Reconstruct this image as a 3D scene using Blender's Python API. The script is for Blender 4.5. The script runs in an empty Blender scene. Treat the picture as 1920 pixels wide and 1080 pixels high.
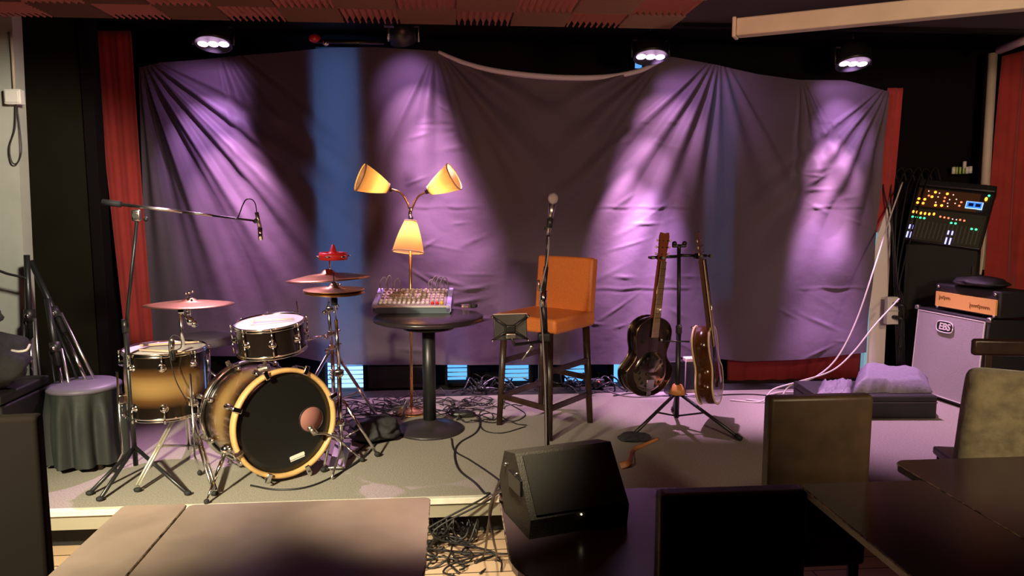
import bpy, bmesh, math, random
import numpy as np
from mathutils import Vector, Matrix, noise
random.seed(7)
SC = bpy.context.scene
COL = SC.collection
PI = math.pi
V = Vector

# ------------------------------------------------------------------ camera
FPX, YAW, PITCH, CAMZ = 1400.0, math.radians(4.7), math.radians(6.7), 1.7
cd = bpy.data.cameras.new('camera'); cam = bpy.data.objects.new('camera', cd); COL.objects.link(cam)
cam.location = (0, 0, CAMZ); cam.rotation_euler = (PI/2-PITCH, 0, -YAW)
cd.sensor_width = 36; cd.lens = 36*FPX/1920; cd.clip_start = .05
SC.camera = cam
# ------------------------------------------------------------------ world, exposure
w = bpy.data.worlds.new('world'); SC.world = w; w.use_nodes = True
w.node_tree.nodes['Background'].inputs[0].default_value = (.55, .38, .34, 1)
w.node_tree.nodes['Background'].inputs[1].default_value = .022
SC.view_settings.view_transform = 'Standard'; SC.view_settings.look = 'None'
SC.view_settings.exposure = 0; SC.view_settings.gamma = 1; SC.view_settings.use_curve_mapping = False

FW = V((math.sin(YAW)*math.cos(PITCH), math.cos(YAW)*math.cos(PITCH), -math.sin(PITCH)))
RT = V((math.cos(YAW), -math.sin(YAW), 0)); UP = RT.cross(FW)
CAM = V((0, 0, CAMZ))
def ray(px, py): return FW*FPX+RT*(px-960)+UP*(540-py)
def PZ(px, py, z):
    d = ray(px, py); return CAM+d*((z-CAM.z)/d.z)
def PY(px, py, y):
    d = ray(px, py); return CAM+d*(y/d.y)
ST = .25     # stage height

# ------------------------------------------------------------------ lamps of the room, and added fill spots
def aim(o, to): o.rotation_euler = (V(to)-o.location).to_track_quat('-Z', 'Y').to_euler()
def spot(name, loc, to, power, color, angle, blend=.6, size=.03, parent=None):
    l = bpy.data.lights.new(name, 'SPOT'); l.energy = power; l.color = color; l.spot_size = math.radians(angle)
    l.spot_blend = blend; l.shadow_soft_size = size
    o = bpy.data.objects.new(name, l); COL.objects.link(o); o.location = loc; aim(o, to)
    return o
def area(name, loc, to, power, color, size):
    l = bpy.data.lights.new(name, 'AREA'); l.energy = power; l.color = color; l.size = size
    o = bpy.data.objects.new(name, l); COL.objects.link(o); o.location = loc; aim(o, to); return o
PURP = (.78, .42, 1.0); PINK = (.95, .50, .90)
spot('room_lamp', (-2.0, .7, 2.45), (-1.05, 3.65, .05), 1450, (1.0, .89, .60), 53, 1.0, .10)
spot('stool_fill_spot', (-1.2, .5, 2.5), (.58, 4.75, .78), 300, (1.0, .80, .60), 24, .8, .10)  # added fill, narrow cone that brightens the bar stool
spot('room_lamp_corner', (2.6, 1.6, 2.45), (4.1, 5.3, 1.2), 150, (1.0, .72, .5), 62, .8, .1)
spot('right_fill_spot', (1.9, .1, 1.95), (2.25, 3.2, 1.65), 240, (1.0, .72, .46), 72, .7, .15)  # added fill for the screen housing and the right-hand chairs
spot('floor_fill_spot', (.02, 1.55, 2.45), (-.10, 2.8, .0), 300, (1.0, .82, .6), 33, .7, .08)  # added fill for the wooden floor gap and the front table
spot('left_wall_fill_spot', (-1.0, 2.7, 2.5), (-2.85, 5.1, 1.3), 275, (1.0, .92, .72), 50, .8, .1)  # added fill for the grey wall and the left red curtain
area('ceiling_wash_lamp', (.2, 2.0, 2.0), (0, 3.6, 2.6), 10.0, (1.0, .35, .25), .25)

# ------------------------------------------------------------------ materials
MATS = {}
def mat(name, col, rough=.5, metal=0, noisy=0, bump=0, scale=30, col2=None, emit=0, ecol=None, coat=0, spec=None, sheen=0):
    if name in MATS: return MATS[name]
    m = bpy.data.materials.new(name); m.use_nodes = True; nt = m.node_tree; b = nt.nodes['Principled BSDF']
    b.inputs['Base Color'].default_value = (*col, 1); b.inputs['Roughness'].default_value = rough
    b.inputs['Metallic'].default_value = metal; b.inputs['Coat Weight'].default_value = coat
    if spec is not None: b.inputs['Specular IOR Level'].default_value = spec
    if sheen: b.inputs['Sheen Weight'].default_value = sheen
    if emit:
        b.inputs['Emission Color'].default_value = (*(ecol or col), 1); b.inputs['Emission Strength'].default_value = emit
    if noisy or bump:
        tc = nt.nodes.new('ShaderNodeTexCoord'); n = nt.nodes.new('ShaderNodeTexNoise')
        n.inputs['Scale'].default_value = scale; n.inputs['Detail'].default_value = 5
        nt.links.new(tc.outputs['Object'], n.inputs['Vector'])
        if noisy:
            r = nt.nodes.new('ShaderNodeMix'); r.data_type = 'RGBA'
            c2 = col2 or tuple(c*(1-noisy) for c in col)
            r.inputs[6].default_value = (*col, 1); r.inputs[7].default_value = (*c2, 1)
            mr = nt.nodes.new('ShaderNodeMapRange'); mr.inputs[1].default_value = .35; mr.inputs[2].default_value = .65
            nt.links.new(n.outputs['Fac'], mr.inputs[0]); nt.links.new(mr.outputs[0], r.inputs[0])
            nt.links.new(r.outputs[2], b.inputs['Base Color'])
        if bump:
            bp = nt.nodes.new('ShaderNodeBump'); bp.inputs['Strength'].default_value = bump; bp.inputs['Distance'].default_value = .01
            nt.links.new(n.outputs['Fac'], bp.inputs['Height']); nt.links.new(bp.outputs[0], b.inputs['Normal'])
    MATS[name] = m; return m
chrome = mat('chrome', (.82, .80, .78), .14, 1)
steel = mat('brushed_steel', (.6, .58, .55), .32, 1)
black_metal = mat('black_powder_metal', (.012, .012, .013), .38, 0, spec=.6)
black_plastic = mat('black_plastic', (.014, .013, .013), .42)
rubber = mat('black_rubber', (.01, .01, .01), .75)
black_paint = mat('matt_black_paint', (.014, .012, .009), .8, noisy=.3, scale=4)
dark_cloth = mat('dark_grey_cloth', (.04, .04, .045), .9, noisy=.4, bump=.3, scale=40)
tolex = mat('black_tolex', (.012, .011, .012), .55, bump=.35, scale=300)
brass = mat('brass', (.85, .52, .22), .25, 1)
cym_bronze = mat('cymbal_bronze', (.42, .25, .12), .38, 1, bump=.05, scale=60)
red_plastic = mat('red_plastic', (.75, .03, .03), .35)
white_plastic = mat('white_plastic', (.75, .7, .66), .4)
cream_paint = mat('cream_paint', (.62, .5, .4), .6, noisy=.15, scale=6)
drum_skin = mat('coated_drum_skin', (.75, .7, .72), .5, noisy=.08, scale=12)
leather = mat('orange_leather', (.74, .22, .045), .42, noisy=.15, bump=.12, scale=120)
dark_wood = mat('dark_stained_wood', (.045, .022, .014), .35, noisy=.5, scale=18)
maple = mat('maple_hoop', (.68, .41, .16), .35, noisy=.15, scale=25)
binding = mat('cream_binding', (.92, .72, .42), .4)
glow_led = mat('led_lens', (1, .8, 1), .3, emit=5, ecol=(1, .62, 1))
cable_mat = mat('black_cable', (.015, .013, .014), .45)
cable_grey = mat('grey_cable', (.22, .19, .2), .45)
cable_white = mat('white_cable', (.65, .6, .58), .45)

# ------------------------------------------------------------------ mesh builder
def frame(o, z, xh=(1, 0, 0)):
    z = V(z).normalized(); x = V(xh); x = (x-z*x.dot(z)).normalized(); y = z.cross(x)
    m = Matrix((x, y, z)).transposed().to_4x4(); m.translation = V(o); return m
def rz(a): return Matrix.Rotation(math.radians(a), 4, 'Z')
def rx(a): return Matrix.Rotation(math.radians(a), 4, 'X')
def ry(a): return Matrix.Rotation(math.radians(a), 4, 'Y')
def tr(x, y=0, z=0): return Matrix.Translation(V((x, y, z)) if not isinstance(x, Vector) else x)
WORLD = Matrix.Identity(4)
def spline(pts, n=8):
    pts = [V(p) for p in pts]
    if len(pts) < 3: return pts
    P = [pts[0]*2-pts[1]]+pts+[pts[-1]*2-pts[-2]]; out = []
    for i in range(1, len(P)-2):
        a, b, c, d = P[i-1], P[i], P[i+1], P[i+2]
        for k in range(n):
            t = k/n; out.append(.5*((2*b)+(c-a)*t+(2*a-5*b+4*c-d)*t*t+(3*b-a-3*c+d)*t**3))
    out.append(pts[-1]); return out
class MB:
    def __init__(s, T=None): s.b = bmesh.new(); s.T = T; s.mats = []; s.mi = 0
    def use(s, m):
        if m not in s.mats: s.mats.append(m)
        s.mi = s.mats.index(m); return s
    def _tag(s, faces, smooth=False):
        for f in faces: f.material_index = s.mi; f.smooth = smooth
    def add(s, vs, fs, smooth=False):
        v = [s.b.verts.new(V(p)) for p in vs]; out = []
        for f in fs:
            try: out.append(s.b.faces.new([v[i] for i in f]))
            except ValueError: pass
        s._tag(out, smooth); return v
    def box(s, c, d, R=None, bev=0, seg=2):
        x, y, z = d[0]/2, d[1]/2, d[2]/2
        vs = [V((i*x, j*y, k*z)) for k in (-1, 1) for j in (-1, 1) for i in (-1, 1)]
        Mx = tr(V(c)) @ (R if R is not None else WORLD)
        v = s.add([Mx @ p for p in vs], [(0, 2, 3, 1), (4, 5, 7, 6), (0, 1, 5, 4), (2, 6, 7, 3), (0, 4, 6, 2), (1, 3, 7, 5)])
        if bev:
            es = list({e for q in v for e in q.link_edges})
            r = bmesh.ops.bevel(s.b, geom=es, offset=bev, segments=seg, affect='EDGES', profile=.5)
            for f in r['faces']: f.material_index = s.mi; f.smooth = True
        return s
    def sweep(s, pts, rad, n=8, cap=True, flat=1.0):
        pts = [V(p) for p in pts]; N = len(pts)
        if not hasattr(rad, '__len__'): rad = [rad]*N
        t0 = (pts[1]-pts[0]).normalized(); x = t0.orthogonal().normalized(); rings = []
        for i, p in enumerate(pts):
            t = (pts[min(i+1, N-1)]-pts[max(i-1, 0)])
            t = t.normalized() if t.length > 1e-9 else t0
            x = x-t*x.dot(t); x = x.normalized() if x.length > 1e-6 else t.orthogonal().normalized()
            y = t.cross(x)
            rings.append([s.b.verts.new(p+(x*math.cos(2*PI*k/n)+y*math.sin(2*PI*k/n)*flat)*rad[i]) for k in range(n)])
        fs = []
        for a, b in zip(rings, rings[1:]):
            for k in range(n): fs.append(s.b.faces.new((a[k], a[(k+1) % n], b[(k+1) % n], b[k])))
        s._tag(fs, True)
        if cap: s._tag([s.b.faces.new(rings[0][::-1]), s.b.faces.new(rings[-1])])
        return s
    def cyl(s, a, b, r, r2=None, n=14): return s.sweep([a, b], [r, r if r2 is None else r2], n)
    def tube(s, pts, r, n=6, k=6): return s.sweep(spline(pts, k), r, n)
    def lathe(s, prof, Mx=None, n=40, smooth=True, closed=False):
        Mx = Mx or WORLD; rings = []
        for r, h in prof:
            if r < 1e-6: rings.append([s.b.verts.new(Mx @ V((0, 0, h)))])
            else: rings.append([s.b.verts.new(Mx @ V((r*math.cos(2*PI*k/n), r*math.sin(2*PI*k/n), h))) for k in range(n)])
        if closed: rings.append(rings[0])
        fs = []
        for a, b in zip(rings, rings[1:]):
            for k in range(n):
                q = [a[k % len(a)], a[(k+1) % len(a)], b[(k+1) % len(b)], b[k % len(b)]]
                u = []
                for t in q:
                    if t not in u: u.append(t)
                if len(u) > 2:
                    try: fs.append(s.b.faces.new(u))
                    except ValueError: pass
        s._tag(fs, smooth); return s
    def ball(s, c, r, sc=(1, 1, 1), n=14, R=None):
        prof = [(r*math.sin(PI*i/8), -r*math.cos(PI*i/8)) for i in range(9)]; prof[0] = (0, -r); prof[-1] = (0, r)
        return s.lathe(prof, tr(V(c)) @ (R or WORLD) @ Matrix.Diagonal((*sc, 1)), n)
    def prism(s, poly, h, Mx=None, z0=0, smooth=False):
        Mx = Mx or WORLD; n = len(poly)
        vs = [Mx @ V((x, y, z0)) for x, y in poly]+[Mx @ V((x, y, z0+h)) for x, y in poly]
        v = [s.b.verts.new(p) for p in vs]
        fs = [s.b.faces.new(v[:n][::-1]), s.b.faces.new(v[n:])]; s._tag(fs)
        s._tag([s.b.faces.new((v[i], v[(i+1) % n], v[n+(i+1) % n], v[n+i])) for i in range(n)], smooth); return s
    def build(s, name, root=None, mats=None, parent=None, label=None, sub=0):
        me = bpy.data.meshes.new(name); T = s.T if s.T is not None else WORLD
        off = V((0, 0, 0))
        if s.T is not None and root is not None: off = root.location if root.rotation_euler.z == 0 else V((0, 0, 0))
        elif root is None:
            vs = [T @ v.co for v in s.b.verts]
            off = V((sum(v.x for v in vs)/len(vs), sum(v.y for v in vs)/len(vs), min(v.z for v in vs)))
        for v in s.b.verts: v.co = (T @ v.co)-off
        bmesh.ops.recalc_face_normals(s.b, faces=s.b.faces)
        s.b.to_mesh(me); s.b.free()
        for m in (s.mats or ([mats] if mats else [])): me.materials.append(m)
        o = bpy.data.objects.new(name, me); COL.objects.link(o)
        if parent is not None: o.parent = parent
        elif root is not None: o.parent = root
        else: o.location = off
        if label: o['label'] = label
        if sub:
            md = o.modifiers.new('sub', 'SUBSURF'); md.levels = sub; md.render_levels = sub
        return o
def thing(name, label, cat, loc, group=None, rot=0):
    o = bpy.data.objects.new(name, None); COL.objects.link(o); o.location = loc; o.rotation_euler = (0, 0, math.radians(rot))
    o.empty_display_size = .1
    return tag(o, label, cat, group)
def tag(o, label, cat, group=None, kind=None):
    o['label'] = label; o['category'] = cat
    if group: o['group'] = group
    if kind: o['kind'] = kind
    return o
def struct(o): o['kind'] = 'structure'; return o
def dup(o, loc, rot=None, label=None):
    c = o.copy(); COL.objects.link(c); c.location = loc
    if rot is not None: c.rotation_euler = (0, 0, math.radians(rot))
    if label: c['label'] = label
    for ch in o.children:
        d = ch.copy(); COL.objects.link(d); d.parent = c
        for g in ch.children:
            e = g.copy(); COL.objects.link(e); e.parent = d
    return c
def rep(o, loc, rotm=None):
    c = o.copy(); COL.objects.link(c); c.location = loc; return c
def text_part(name, txt, Mx, size, m, root, label=None, parent=None, shear=0, depth=.001):
    cu = bpy.data.curves.new(name, 'FONT'); cu.body = txt; cu.size = size; cu.align_x = 'CENTER'; cu.align_y = 'CENTER'; cu.extrude = depth; cu.shear = shear
    t = bpy.data.objects.new('tmp', cu); COL.objects.link(t); bpy.context.view_layer.update()
    me = bpy.data.meshes.new_from_object(t.evaluated_get(bpy.context.evaluated_depsgraph_get()))
    bpy.data.objects.remove(t); me.transform(tr(-root.location) @ Mx if Mx is not None else WORLD)
    me.materials.clear(); me.materials.append(m)
    o = bpy.data.objects.new(name, me); COL.objects.link(o); o.parent = parent or root
    if label: o['label'] = label
    return o

# ------------------------------------------------------------------ SETTING
# wooden floor
def plank_mat():
    m = bpy.data.materials.new('wood_planks'); m.use_nodes = True; nt = m.node_tree; b = nt.nodes['Principled BSDF']
    tc = nt.nodes.new('ShaderNodeTexCoord'); br = nt.nodes.new('ShaderNodeTexBrick')
    nt.links.new(tc.outputs['Object'], br.inputs['Vector'])
    br.inputs['Color1'].default_value = (.66, .46, .30, 1); br.inputs['Color2'].default_value = (.55, .37, .23, 1)
    br.inputs['Mortar'].default_value = (.05, .03, .02, 1); br.inputs['Scale'].default_value = 1
    br.inputs['Mortar Size'].default_value = .004; br.inputs['Brick Width'].default_value = 1.1; br.inputs['Row Height'].default_value = .11
    nt.links.new(br.outputs['Color'], b.inputs['Base Color']); b.inputs['Roughness'].default_value = .4
    return m
struct(MB().use(plank_mat()).box((0, 1.5, -.05), (9.6, 9.4, .1)).build('floor'))
carpet = mat('grey_stage_carpet', (.36, .33, .28), .9, noisy=.35, bump=.25, scale=140)
s = MB().use(carpet).box((.6, 4.5, ST-.03), (8.0, 1.9, .06)).use(black_paint).box((.6, 4.55, .095), (7.9, 1.7, .19)).box((.6, 5.66, .117), (8.0, .40, .234))  # black rear strip: dark floor plus the shade under the hem, as colour
stage = struct(s.build('stage_platform'))
strip_m = mat('white_edge_strip', (.78, .74, .62), .5, noisy=.12, scale=30)
struct(MB().use(strip_m).box((.6, 3.535, ST-.012), (8.0, .035, .03), bev=.003).use(mat('worn_beige_riser', (.30, .27, .2), .6)).box((.6, 3.545, ST-.065), (8.0, .016, .07)).build('trim_1'))
# walls
wall_dark = mat('black_wall', (.007, .0045, .005), .9, spec=.08, noisy=.3, scale=3)
wall_red = mat('dark_red_wall', (.06, .006, .008), .8)
YB = 5.80
struct(MB().use(wall_dark).box((.6, 6.06, 1.5), (9.6, .1, 3.2)).build('wall_back'))
struct(MB().use(wall_dark).box((4.85, 1.5, 1.5), (.1, 9.4, 3.2)).build('wall_right'))
struct(MB().use(wall_dark).box((-3.75, 1.0, 1.5), (.1, 8.2, 3.2)).build('wall_left'))
struct(MB().use(wall_dark).box((.6, -3.2, 1.5), (9.6, .1, 3.2)).build('wall_front'))
# grey wall piece + black panel at the left
YL = 4.55
grey_plaster = mat('grey_plaster', (.42, .42, .37), .85, noisy=.1, bump=.1, scale=8)
a, b_ = PY(22, 30, YL), PY(52, 640, YL)
lw = MB().use(grey_plaster)
lw.prism([(-3.7, 0), (b_.x, 0), (b_.x, b_.z), (a.x, a.z), (a.x-.02, 3.0), (-3.7, 3.0)], .1, Matrix(((1, 0, 0, 0), (0, 0, 1, YL), (0, 1, 0, 0), (0, 0, 0, 1))))
struct(lw.build('wall_left_recess'))
olive_black = mat('olive_black_board', (.012, .010, .005), .7, spec=.12, noisy=.25, scale=3)
YP = 5.0
q = [PY(20, 30, YP), PY(165, 150, YP), PY(205, 640, YP)]
lp = MB().use(olive_black); lp.box(((-3.7+q[2].x-.06)/2, YP+.04, 1.5), (q[2].x-.06+3.7, .06, 3.0))
lp.use(wall_dark).box((q[2].x-.02, YP+.02, 1.5), (.07, .12, 3.0), bev=.004)
struct(lp.build('wall_left_panel'))
# ceilings
TILE = .281
foam_a = mat('brown_foam_tile', (.13, .07, .06), .9); foam_b = mat('red_foam_tile', (.34, .12, .09), .9)
cz = 2.6; cy1 = 3.98
ce = MB(); ce.use(mat('dark_ceiling', (.03, .015, .015), .9)).box((.6, .4, cz+.06), (9.4, 7.16, .08))
x0 = PZ(640, 30, cz).x
for i in range(-14, 14):
    for j in range(0, 7):
        ce.use(foam_b if (i+j) % 2 == 0 else foam_a)
        ox = x0+i*TILE; oy = cy1-(j+1)*TILE
        if ox+TILE > PZ(1330, 40, cz).x: continue
        n = 9
        for k in range(n):   # wedge ribs, turned from tile to tile
            t = TILE/n
            if (i+j) % 2: ps = [(ox, oy+k*t, cz+.02), (ox, oy+(k+.5)*t, cz-.008), (ox, oy+(k+1)*t, cz+.02)]; dx = V((TILE, 0, 0))
            else: ps = [(ox+k*t, oy, cz+.02), (ox+(k+.5)*t, oy, cz-.008), (ox+(k+1)*t, oy, cz+.02)]; dx = V((0, TILE, 0))
            A = [V(p) for p in ps]; B = [p+dx for p in A]
            ce.add(A+B, [(0, 1, 4, 3), (1, 2, 5, 4), (0, 2, 1), (3, 4, 5)])
struct(ce.build('ceiling'))
struct(MB().use(wall_dark).box((.6, 5.0, 2.98), (9.4, 2.1, .1)).box((.6, 3.96, 2.8), (9.4, .05, .4)).build('ceiling_stage'))

# windows behind the curtain (blue evening light), blinds with slats
def window(px0, px1, py0, py1, n, strength, slats=True, Yw=YB, col=(.09, .34, .82)):
    a = PY(px0, py0, Yw); b = PY(px1, py1, Yw); g = mat('evening_window_%d' % n, (.02, .03, .05), .2, emit=strength, ecol=col)
    fr = MB().use(wall_dark); t = .02
    for (x, z, dx, dz) in ((a.x-t/2, (a.z+b.z)/2, t, a.z-b.z+2*t), (b.x+t/2, (a.z+b.z)/2, t, a.z-b.z+2*t), ((a.x+b.x)/2, a.z+t/2, b.x-a.x, t), ((a.x+b.x)/2, b.z-t/2, b.x-a.x, t)):
        fr.box((x, Yw-.02, z), (dx, .13, dz))
    f = struct(fr.build('window_%d' % n))
    p = MB(WORLD).use(g).box(((a.x+b.x)/2, Yw+.05, (a.z+b.z)/2), (b.x-a.x, .01, a.z-b.z)); p.build('pane', f)
    if slats:
        sl = MB(WORLD).use(mat('pale_blue_slat', (.35, .5, .6), .5)); z = b.z+.03
        while z < min(a.z, b.z+.45)-.01:
            sl.box(((a.x+b.x)/2, Yw+.03, z), (b.x-a.x, .012, .006)); z += .035
        sl.build('blind', f)
window(595, 684, 92, 735, 1, 4.6, col=(.13, .31, .76))
window(838, 876, 600, 714, 2, 1.7)
window(942, 992, 660, 716, 3, 1.7)
window(1056, 1102, 660, 716, 4, 1.7)
window(1147, 1169, 660, 722, 5, 1.9, slats=False)
window(1322, 1358, 150, 560, 6, 1.0, slats=False)
window(1186, 1206, 98, 132, 7, 1.2, slats=False)
# white window jamb at the right edge of the curtain
jw = MB(Matrix(((1, 0, 0, 0), (0, 0, 1, 5.74), (0, 1, 0, 0), (0, 0, 0, 1))))
P = lambda *l: [(PY(x, y, 5.74).x, PY(x, y, 5.74).z) for x, y in l]
jw.use(mat('white_jamb_paint', (.85, .78, .73), .5)).prism(P((1671, 368), (1669, 480), (1660, 640), (1657, 700), (1624, 700), (1633, 480), (1646, 440)), .05)
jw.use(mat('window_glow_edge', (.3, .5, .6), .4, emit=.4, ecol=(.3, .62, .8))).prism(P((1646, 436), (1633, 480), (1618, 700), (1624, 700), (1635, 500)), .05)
struct(jw.build('trim_2'))
# white pipe duct at the right, with branch
a, b_ = PY(1862, 100, 5.7), PY(1838, 505, 5.7)
td = MB(); td.use(cream_paint).sweep([a, b_], .033, 12)
struct(td.build('trim_3'))
td = MB(); td.use(cream_paint).sweep([PY(1874, 94, 5.2), PY(1960, 60, 4.4)], .028, 10); struct(td.build('trim_4'))
# red drapes
red_vel = mat('red_velvet', (.42, .034, .028), .85, noisy=.2, scale=6, sheen=.2)
def drape(name, pts_top, pts_bot, Yd, folds, amp, m, label, cat, nx=60, nz=30, bulge=0):
    mb = MB(); mb.use(m)
    (xa, ya), (xb, yb) = pts_top; (xc, yc), (xd, yd) = pts_bot
    tl, tr_, bl, br = PY(xa, ya, Yd), PY(xb, yb, Yd), PY(xc, yc, Yd), PY(xd, yd, Yd)
    vs = []
    for j in range(nz+1):
        for i in range(nx+1):
            u, v = i/nx, j/nz; p = (tl*(1-u)+tr_*u)*(1-v)+(bl*(1-u)+br*u)*v
            p = p+V((0, amp*math.sin(2*PI*folds*u+1.3*math.sin(3*v+u))*(.5+.5*v)+.3*amp*math.sin(2*PI*folds*2.3*u+v*2), 0)); vs.append(p)
    mb.add(vs, [(j*(nx+1)+i, j*(nx+1)+i+1, (j+1)*(nx+1)+i+1, (j+1)*(nx+1)+i) for j in range(nz) for i in range(nx)], True)
    o = mb.build(name); md = o.modifiers.new('thick', 'SOLIDIFY'); md.thickness = .004
    return tag(o, label, cat)
drape('red_curtain', ((170, 58), (246, 58)), ((236, 650), (288, 650)), 5.55, 2.5, .006, red_vel, 'narrow red curtain hanging left of the purple backdrop', 'curtain')
drape('red_curtain', ((1664, 165), (1693, 165)), ((1640, 470), (1668, 440)), 5.76, 1.5, .012, red_vel, 'thin strip of red curtain at the right edge of the backdrop', 'curtain')
drape('red_curtain', ((1880, 105), (2060, 60)), ((1846, 560), (2040, 600)), 5.85, 4, .03, red_vel, 'wide red curtain at the far right behind the amplifiers', 'curtain')
drape('red_curtain', ((1365, 655), (1640, 650)), ((1365, 738), (1625, 742)), 5.82, 7, .015, mat('dark_red_velvet', (.22, .012, .012), .85), 'low dark red cloth showing under the hem of the backdrop', 'curtain')

# ---- the big backdrop cloth
def cloth_mat():
    m = bpy.data.materials.new('backdrop_cloth'); m.use_nodes = True; nt = m.node_tree; nt.nodes.remove(nt.nodes['Principled BSDF'])
    d = nt.nodes.new('ShaderNodeBsdfPrincipled'); d.inputs['Base Color'].default_value = (.115, .084, .112, 1); d.inputs['Roughness'].default_value = .62
    d.inputs['Specular IOR Level'].default_value = .25
    t = nt.nodes.new('ShaderNodeBsdfTranslucent'); t.inputs['Color'].default_value = (.5, .5, .55, 1)
    mx = nt.nodes.new('ShaderNodeMixShader'); mx.inputs[0].default_value = .14
    nt.links.new(d.outputs[0], mx.inputs[1]); nt.links.new(t.outputs[0], mx.inputs[2]); nt.links.new(mx.outputs[0], nt.nodes['Material Output'].inputs[0])
    tc = nt.nodes.new('ShaderNodeTexCoord'); n = nt.nodes.new('ShaderNodeTexNoise'); n.inputs['Scale'].default_value = 9; n.inputs['Detail'].default_value = 6
    bp = nt.nodes.new('ShaderNodeBump'); bp.inputs['Strength'].default_value = .25; bp.inputs['Distance'].default_value = .02
    nt.links.new(tc.outputs['Object'], n.inputs['Vector']); nt.links.new(n.outputs['Fac'], bp.inputs['Height']); nt.links.new(bp.outputs[0], d.inputs['Normal'])
    return m
YC = 5.68
def cpx(px, py): p = PY(px, py, YC); return p.x, p.z
def build_cloth():
    NX, NZ = 520, 230
    top = [(262, 128), (300, 118), (420, 108), (597, 92), (700, 88), (822, 97), (870, 118), (930, 133), (1000, 142), (1070, 146), (1140, 144), (1195, 135), (1250, 106), (1345, 122), (1420, 140), (1500, 150), (1580, 152), (1667, 172)]
    bot = [(278, 645), (400, 668), (560, 668), (640, 684), (760, 684), (900, 683), (1050, 684), (1180, 682), (1300, 668), (1400, 678), (1500, 672), (1560, 668), (1622, 660)]
    tx, tz = zip(*[cpx(*p) for p in top]); bx, bz = zip(*[cpx(*p) for p in bot])
    u = np.linspace(0, 1, NX+1); v = np.linspace(0, 1, NZ+1)
    U, Vv = np.meshgrid(u, v)
    xl_t, xr_t, xl_b, xr_b = tx[0], tx[-1], bx[0], bx[-1]
    X = (xl_t+(xr_t-xl_t)*U)*(1-Vv)+(xl_b+(xr_b-xl_b)*U)*Vv
    Zt = np.interp(xl_t+(xr_t-xl_t)*U, tx, tz); Zb = np.interp(xl_b+(xr_b-xl_b)*U, bx, bz)
    Z = Zt*(1-Vv)+Zb*Vv
    D = np.zeros_like(X)      # positive = towards the room
    def fan(px, py, a0, a1, nf, amp, R, ph=0, grow=.35, sharp=1.0):
        ax, az = cpx(px, py); dx = X-ax; dz = az-Z; r = np.hypot(dx, dz)+1e-6; phi = np.degrees(np.arctan2(dx, dz))
        t = np.clip((phi-a0)/(a1-a0), -.2, 1.2); win = np.clip(np.minimum(t+.12, 1.12-t)/.12, 0, 1); win = win*win*(3-2*win)
        ridge = np.cos(2*PI*(nf*t+ph)); ridge = np.sign(ridge)*np.abs(ridge)**sharp
        return amp*win*ridge*np.minimum(r/grow, 1)*np.exp(-(r/R)**2)
    D += fan(262, 100, 5, 62, 4.5, .034, 2.1, .1)
    D += fan(262, 100, 0, 50, 11.0, .010, 1.6, .4)
    D += fan(400, 60, 10, 50, 3.0, .016, 2.0, .3)
    D += fan(820, 92, 20, 80, 3.0, .030, 1.0, .0)
    D += fan(815, 92, -25, 30, 2.5, .024, 1.8, .25)
    D += fan(1250, 100, -80, -35, 2.5, .030, .9, .1)
    D += fan(1350, 95, -48, -4, 3.5, .026, 2.2, .0)
    D += fan(1350, 95, 0, 30, 2.0, .012, 1.6, .0)
    D += fan(1670, 150, -50, -4, 3.5, .026, 1.6, .2)
    D += fan(1500, 140, 0, 35, 2.5, .020, 1.0, .1)
    # hanging swags in the right part
    cx, czz = cpx(1580, 150)
    dd = (czz-Z)-1.2*(X-cx)**2
    D += .018*np.cos(dd*9.0)*np.exp(-((X-cx)/.42)**2)
    # general soft waves
    D += .012*np.sin(X*5.1+.8*np.sin(Z*2.2))*Vv+.008*np.sin(X*9.7+Z*1.3)
    # folding creases, horizontal
    for py in (228, 388, 541):
        for xx0, xx1 in ((745, 920), (1080, 1330), (1480, 1640)):
            xa, zc = cpx(xx0, py); xb, _ = cpx(xx1, py)
            wv = np.clip(np.minimum(X-xa, xb-X)/.25, 0, 1)
            zz = Z-zc+.004*np.sin(X*25)
            D += wv*(.0028*np.exp(-(zz/.012)**2)-.0022*np.exp(-((zz+.022)/.012)**2))
    # crumples
    rng = np.random.RandomState(3)
    for _ in range(60):
        k = rng.randint(3); lo, hi = ((760, 900), (1100, 1340), (1460, 1640))[k]
        xa, zc = cpx(rng.uniform(lo, hi), rng.uniform(200, 660)); an = rng.uniform(-.6, .6); L = rng.uniform(.05, .16); wd = rng.uniform(.008, .02)
        c_, s_ = math.cos(an), math.sin(an); p_ = (X-xa)*c_+(Z-zc)*s_; q_ = -(X-xa)*s_+(Z-zc)*c_
        D += rng.uniform(.003, .008)*np.exp(-(p_/L)**2-(q_/wd)**2)
    # top hem roll of the swag
    D = np.where(D < -.012, -.012+(D+.012)*.35, D)
    Yv = YC-D-.01
    verts = np.stack([X, Yv, Z], -1).reshape(-1, 3)
    idx = np.arange((NX+1)*(NZ+1)).reshape(NZ+1, NX+1)
    faces = np.stack([idx[:-1, :-1], idx[:-1, 1:], idx[1:, 1:], idx[1:, :-1]], -1).reshape(-1, 4)
    me = bpy.data.meshes.new('backdrop_curtain'); org = np.array([.6, YC, .48]); me.from_pydata((verts-org).tolist(), [], faces.tolist())
    me.polygons.foreach_set('use_smooth', [True]*len(me.polygons)); me.materials.append(cloth_mat())
    o = bpy.data.objects.new('backdrop_curtain', me); COL.objects.link(o); o.location = org.tolist()
    tag(o, 'large purple-lit grey backdrop cloth pinned up across the back of the stage', 'curtain')
    # sewn hem along the swag
    seg = [(822, 97), (846, 108), (880, 121), (930, 133), (1000, 142), (1070, 146), (1140, 144), (1195, 134), (1225, 121), (1250, 107)]
    pts = [PY(x, y, YC-.015)-o.location for x, y in seg]
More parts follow.
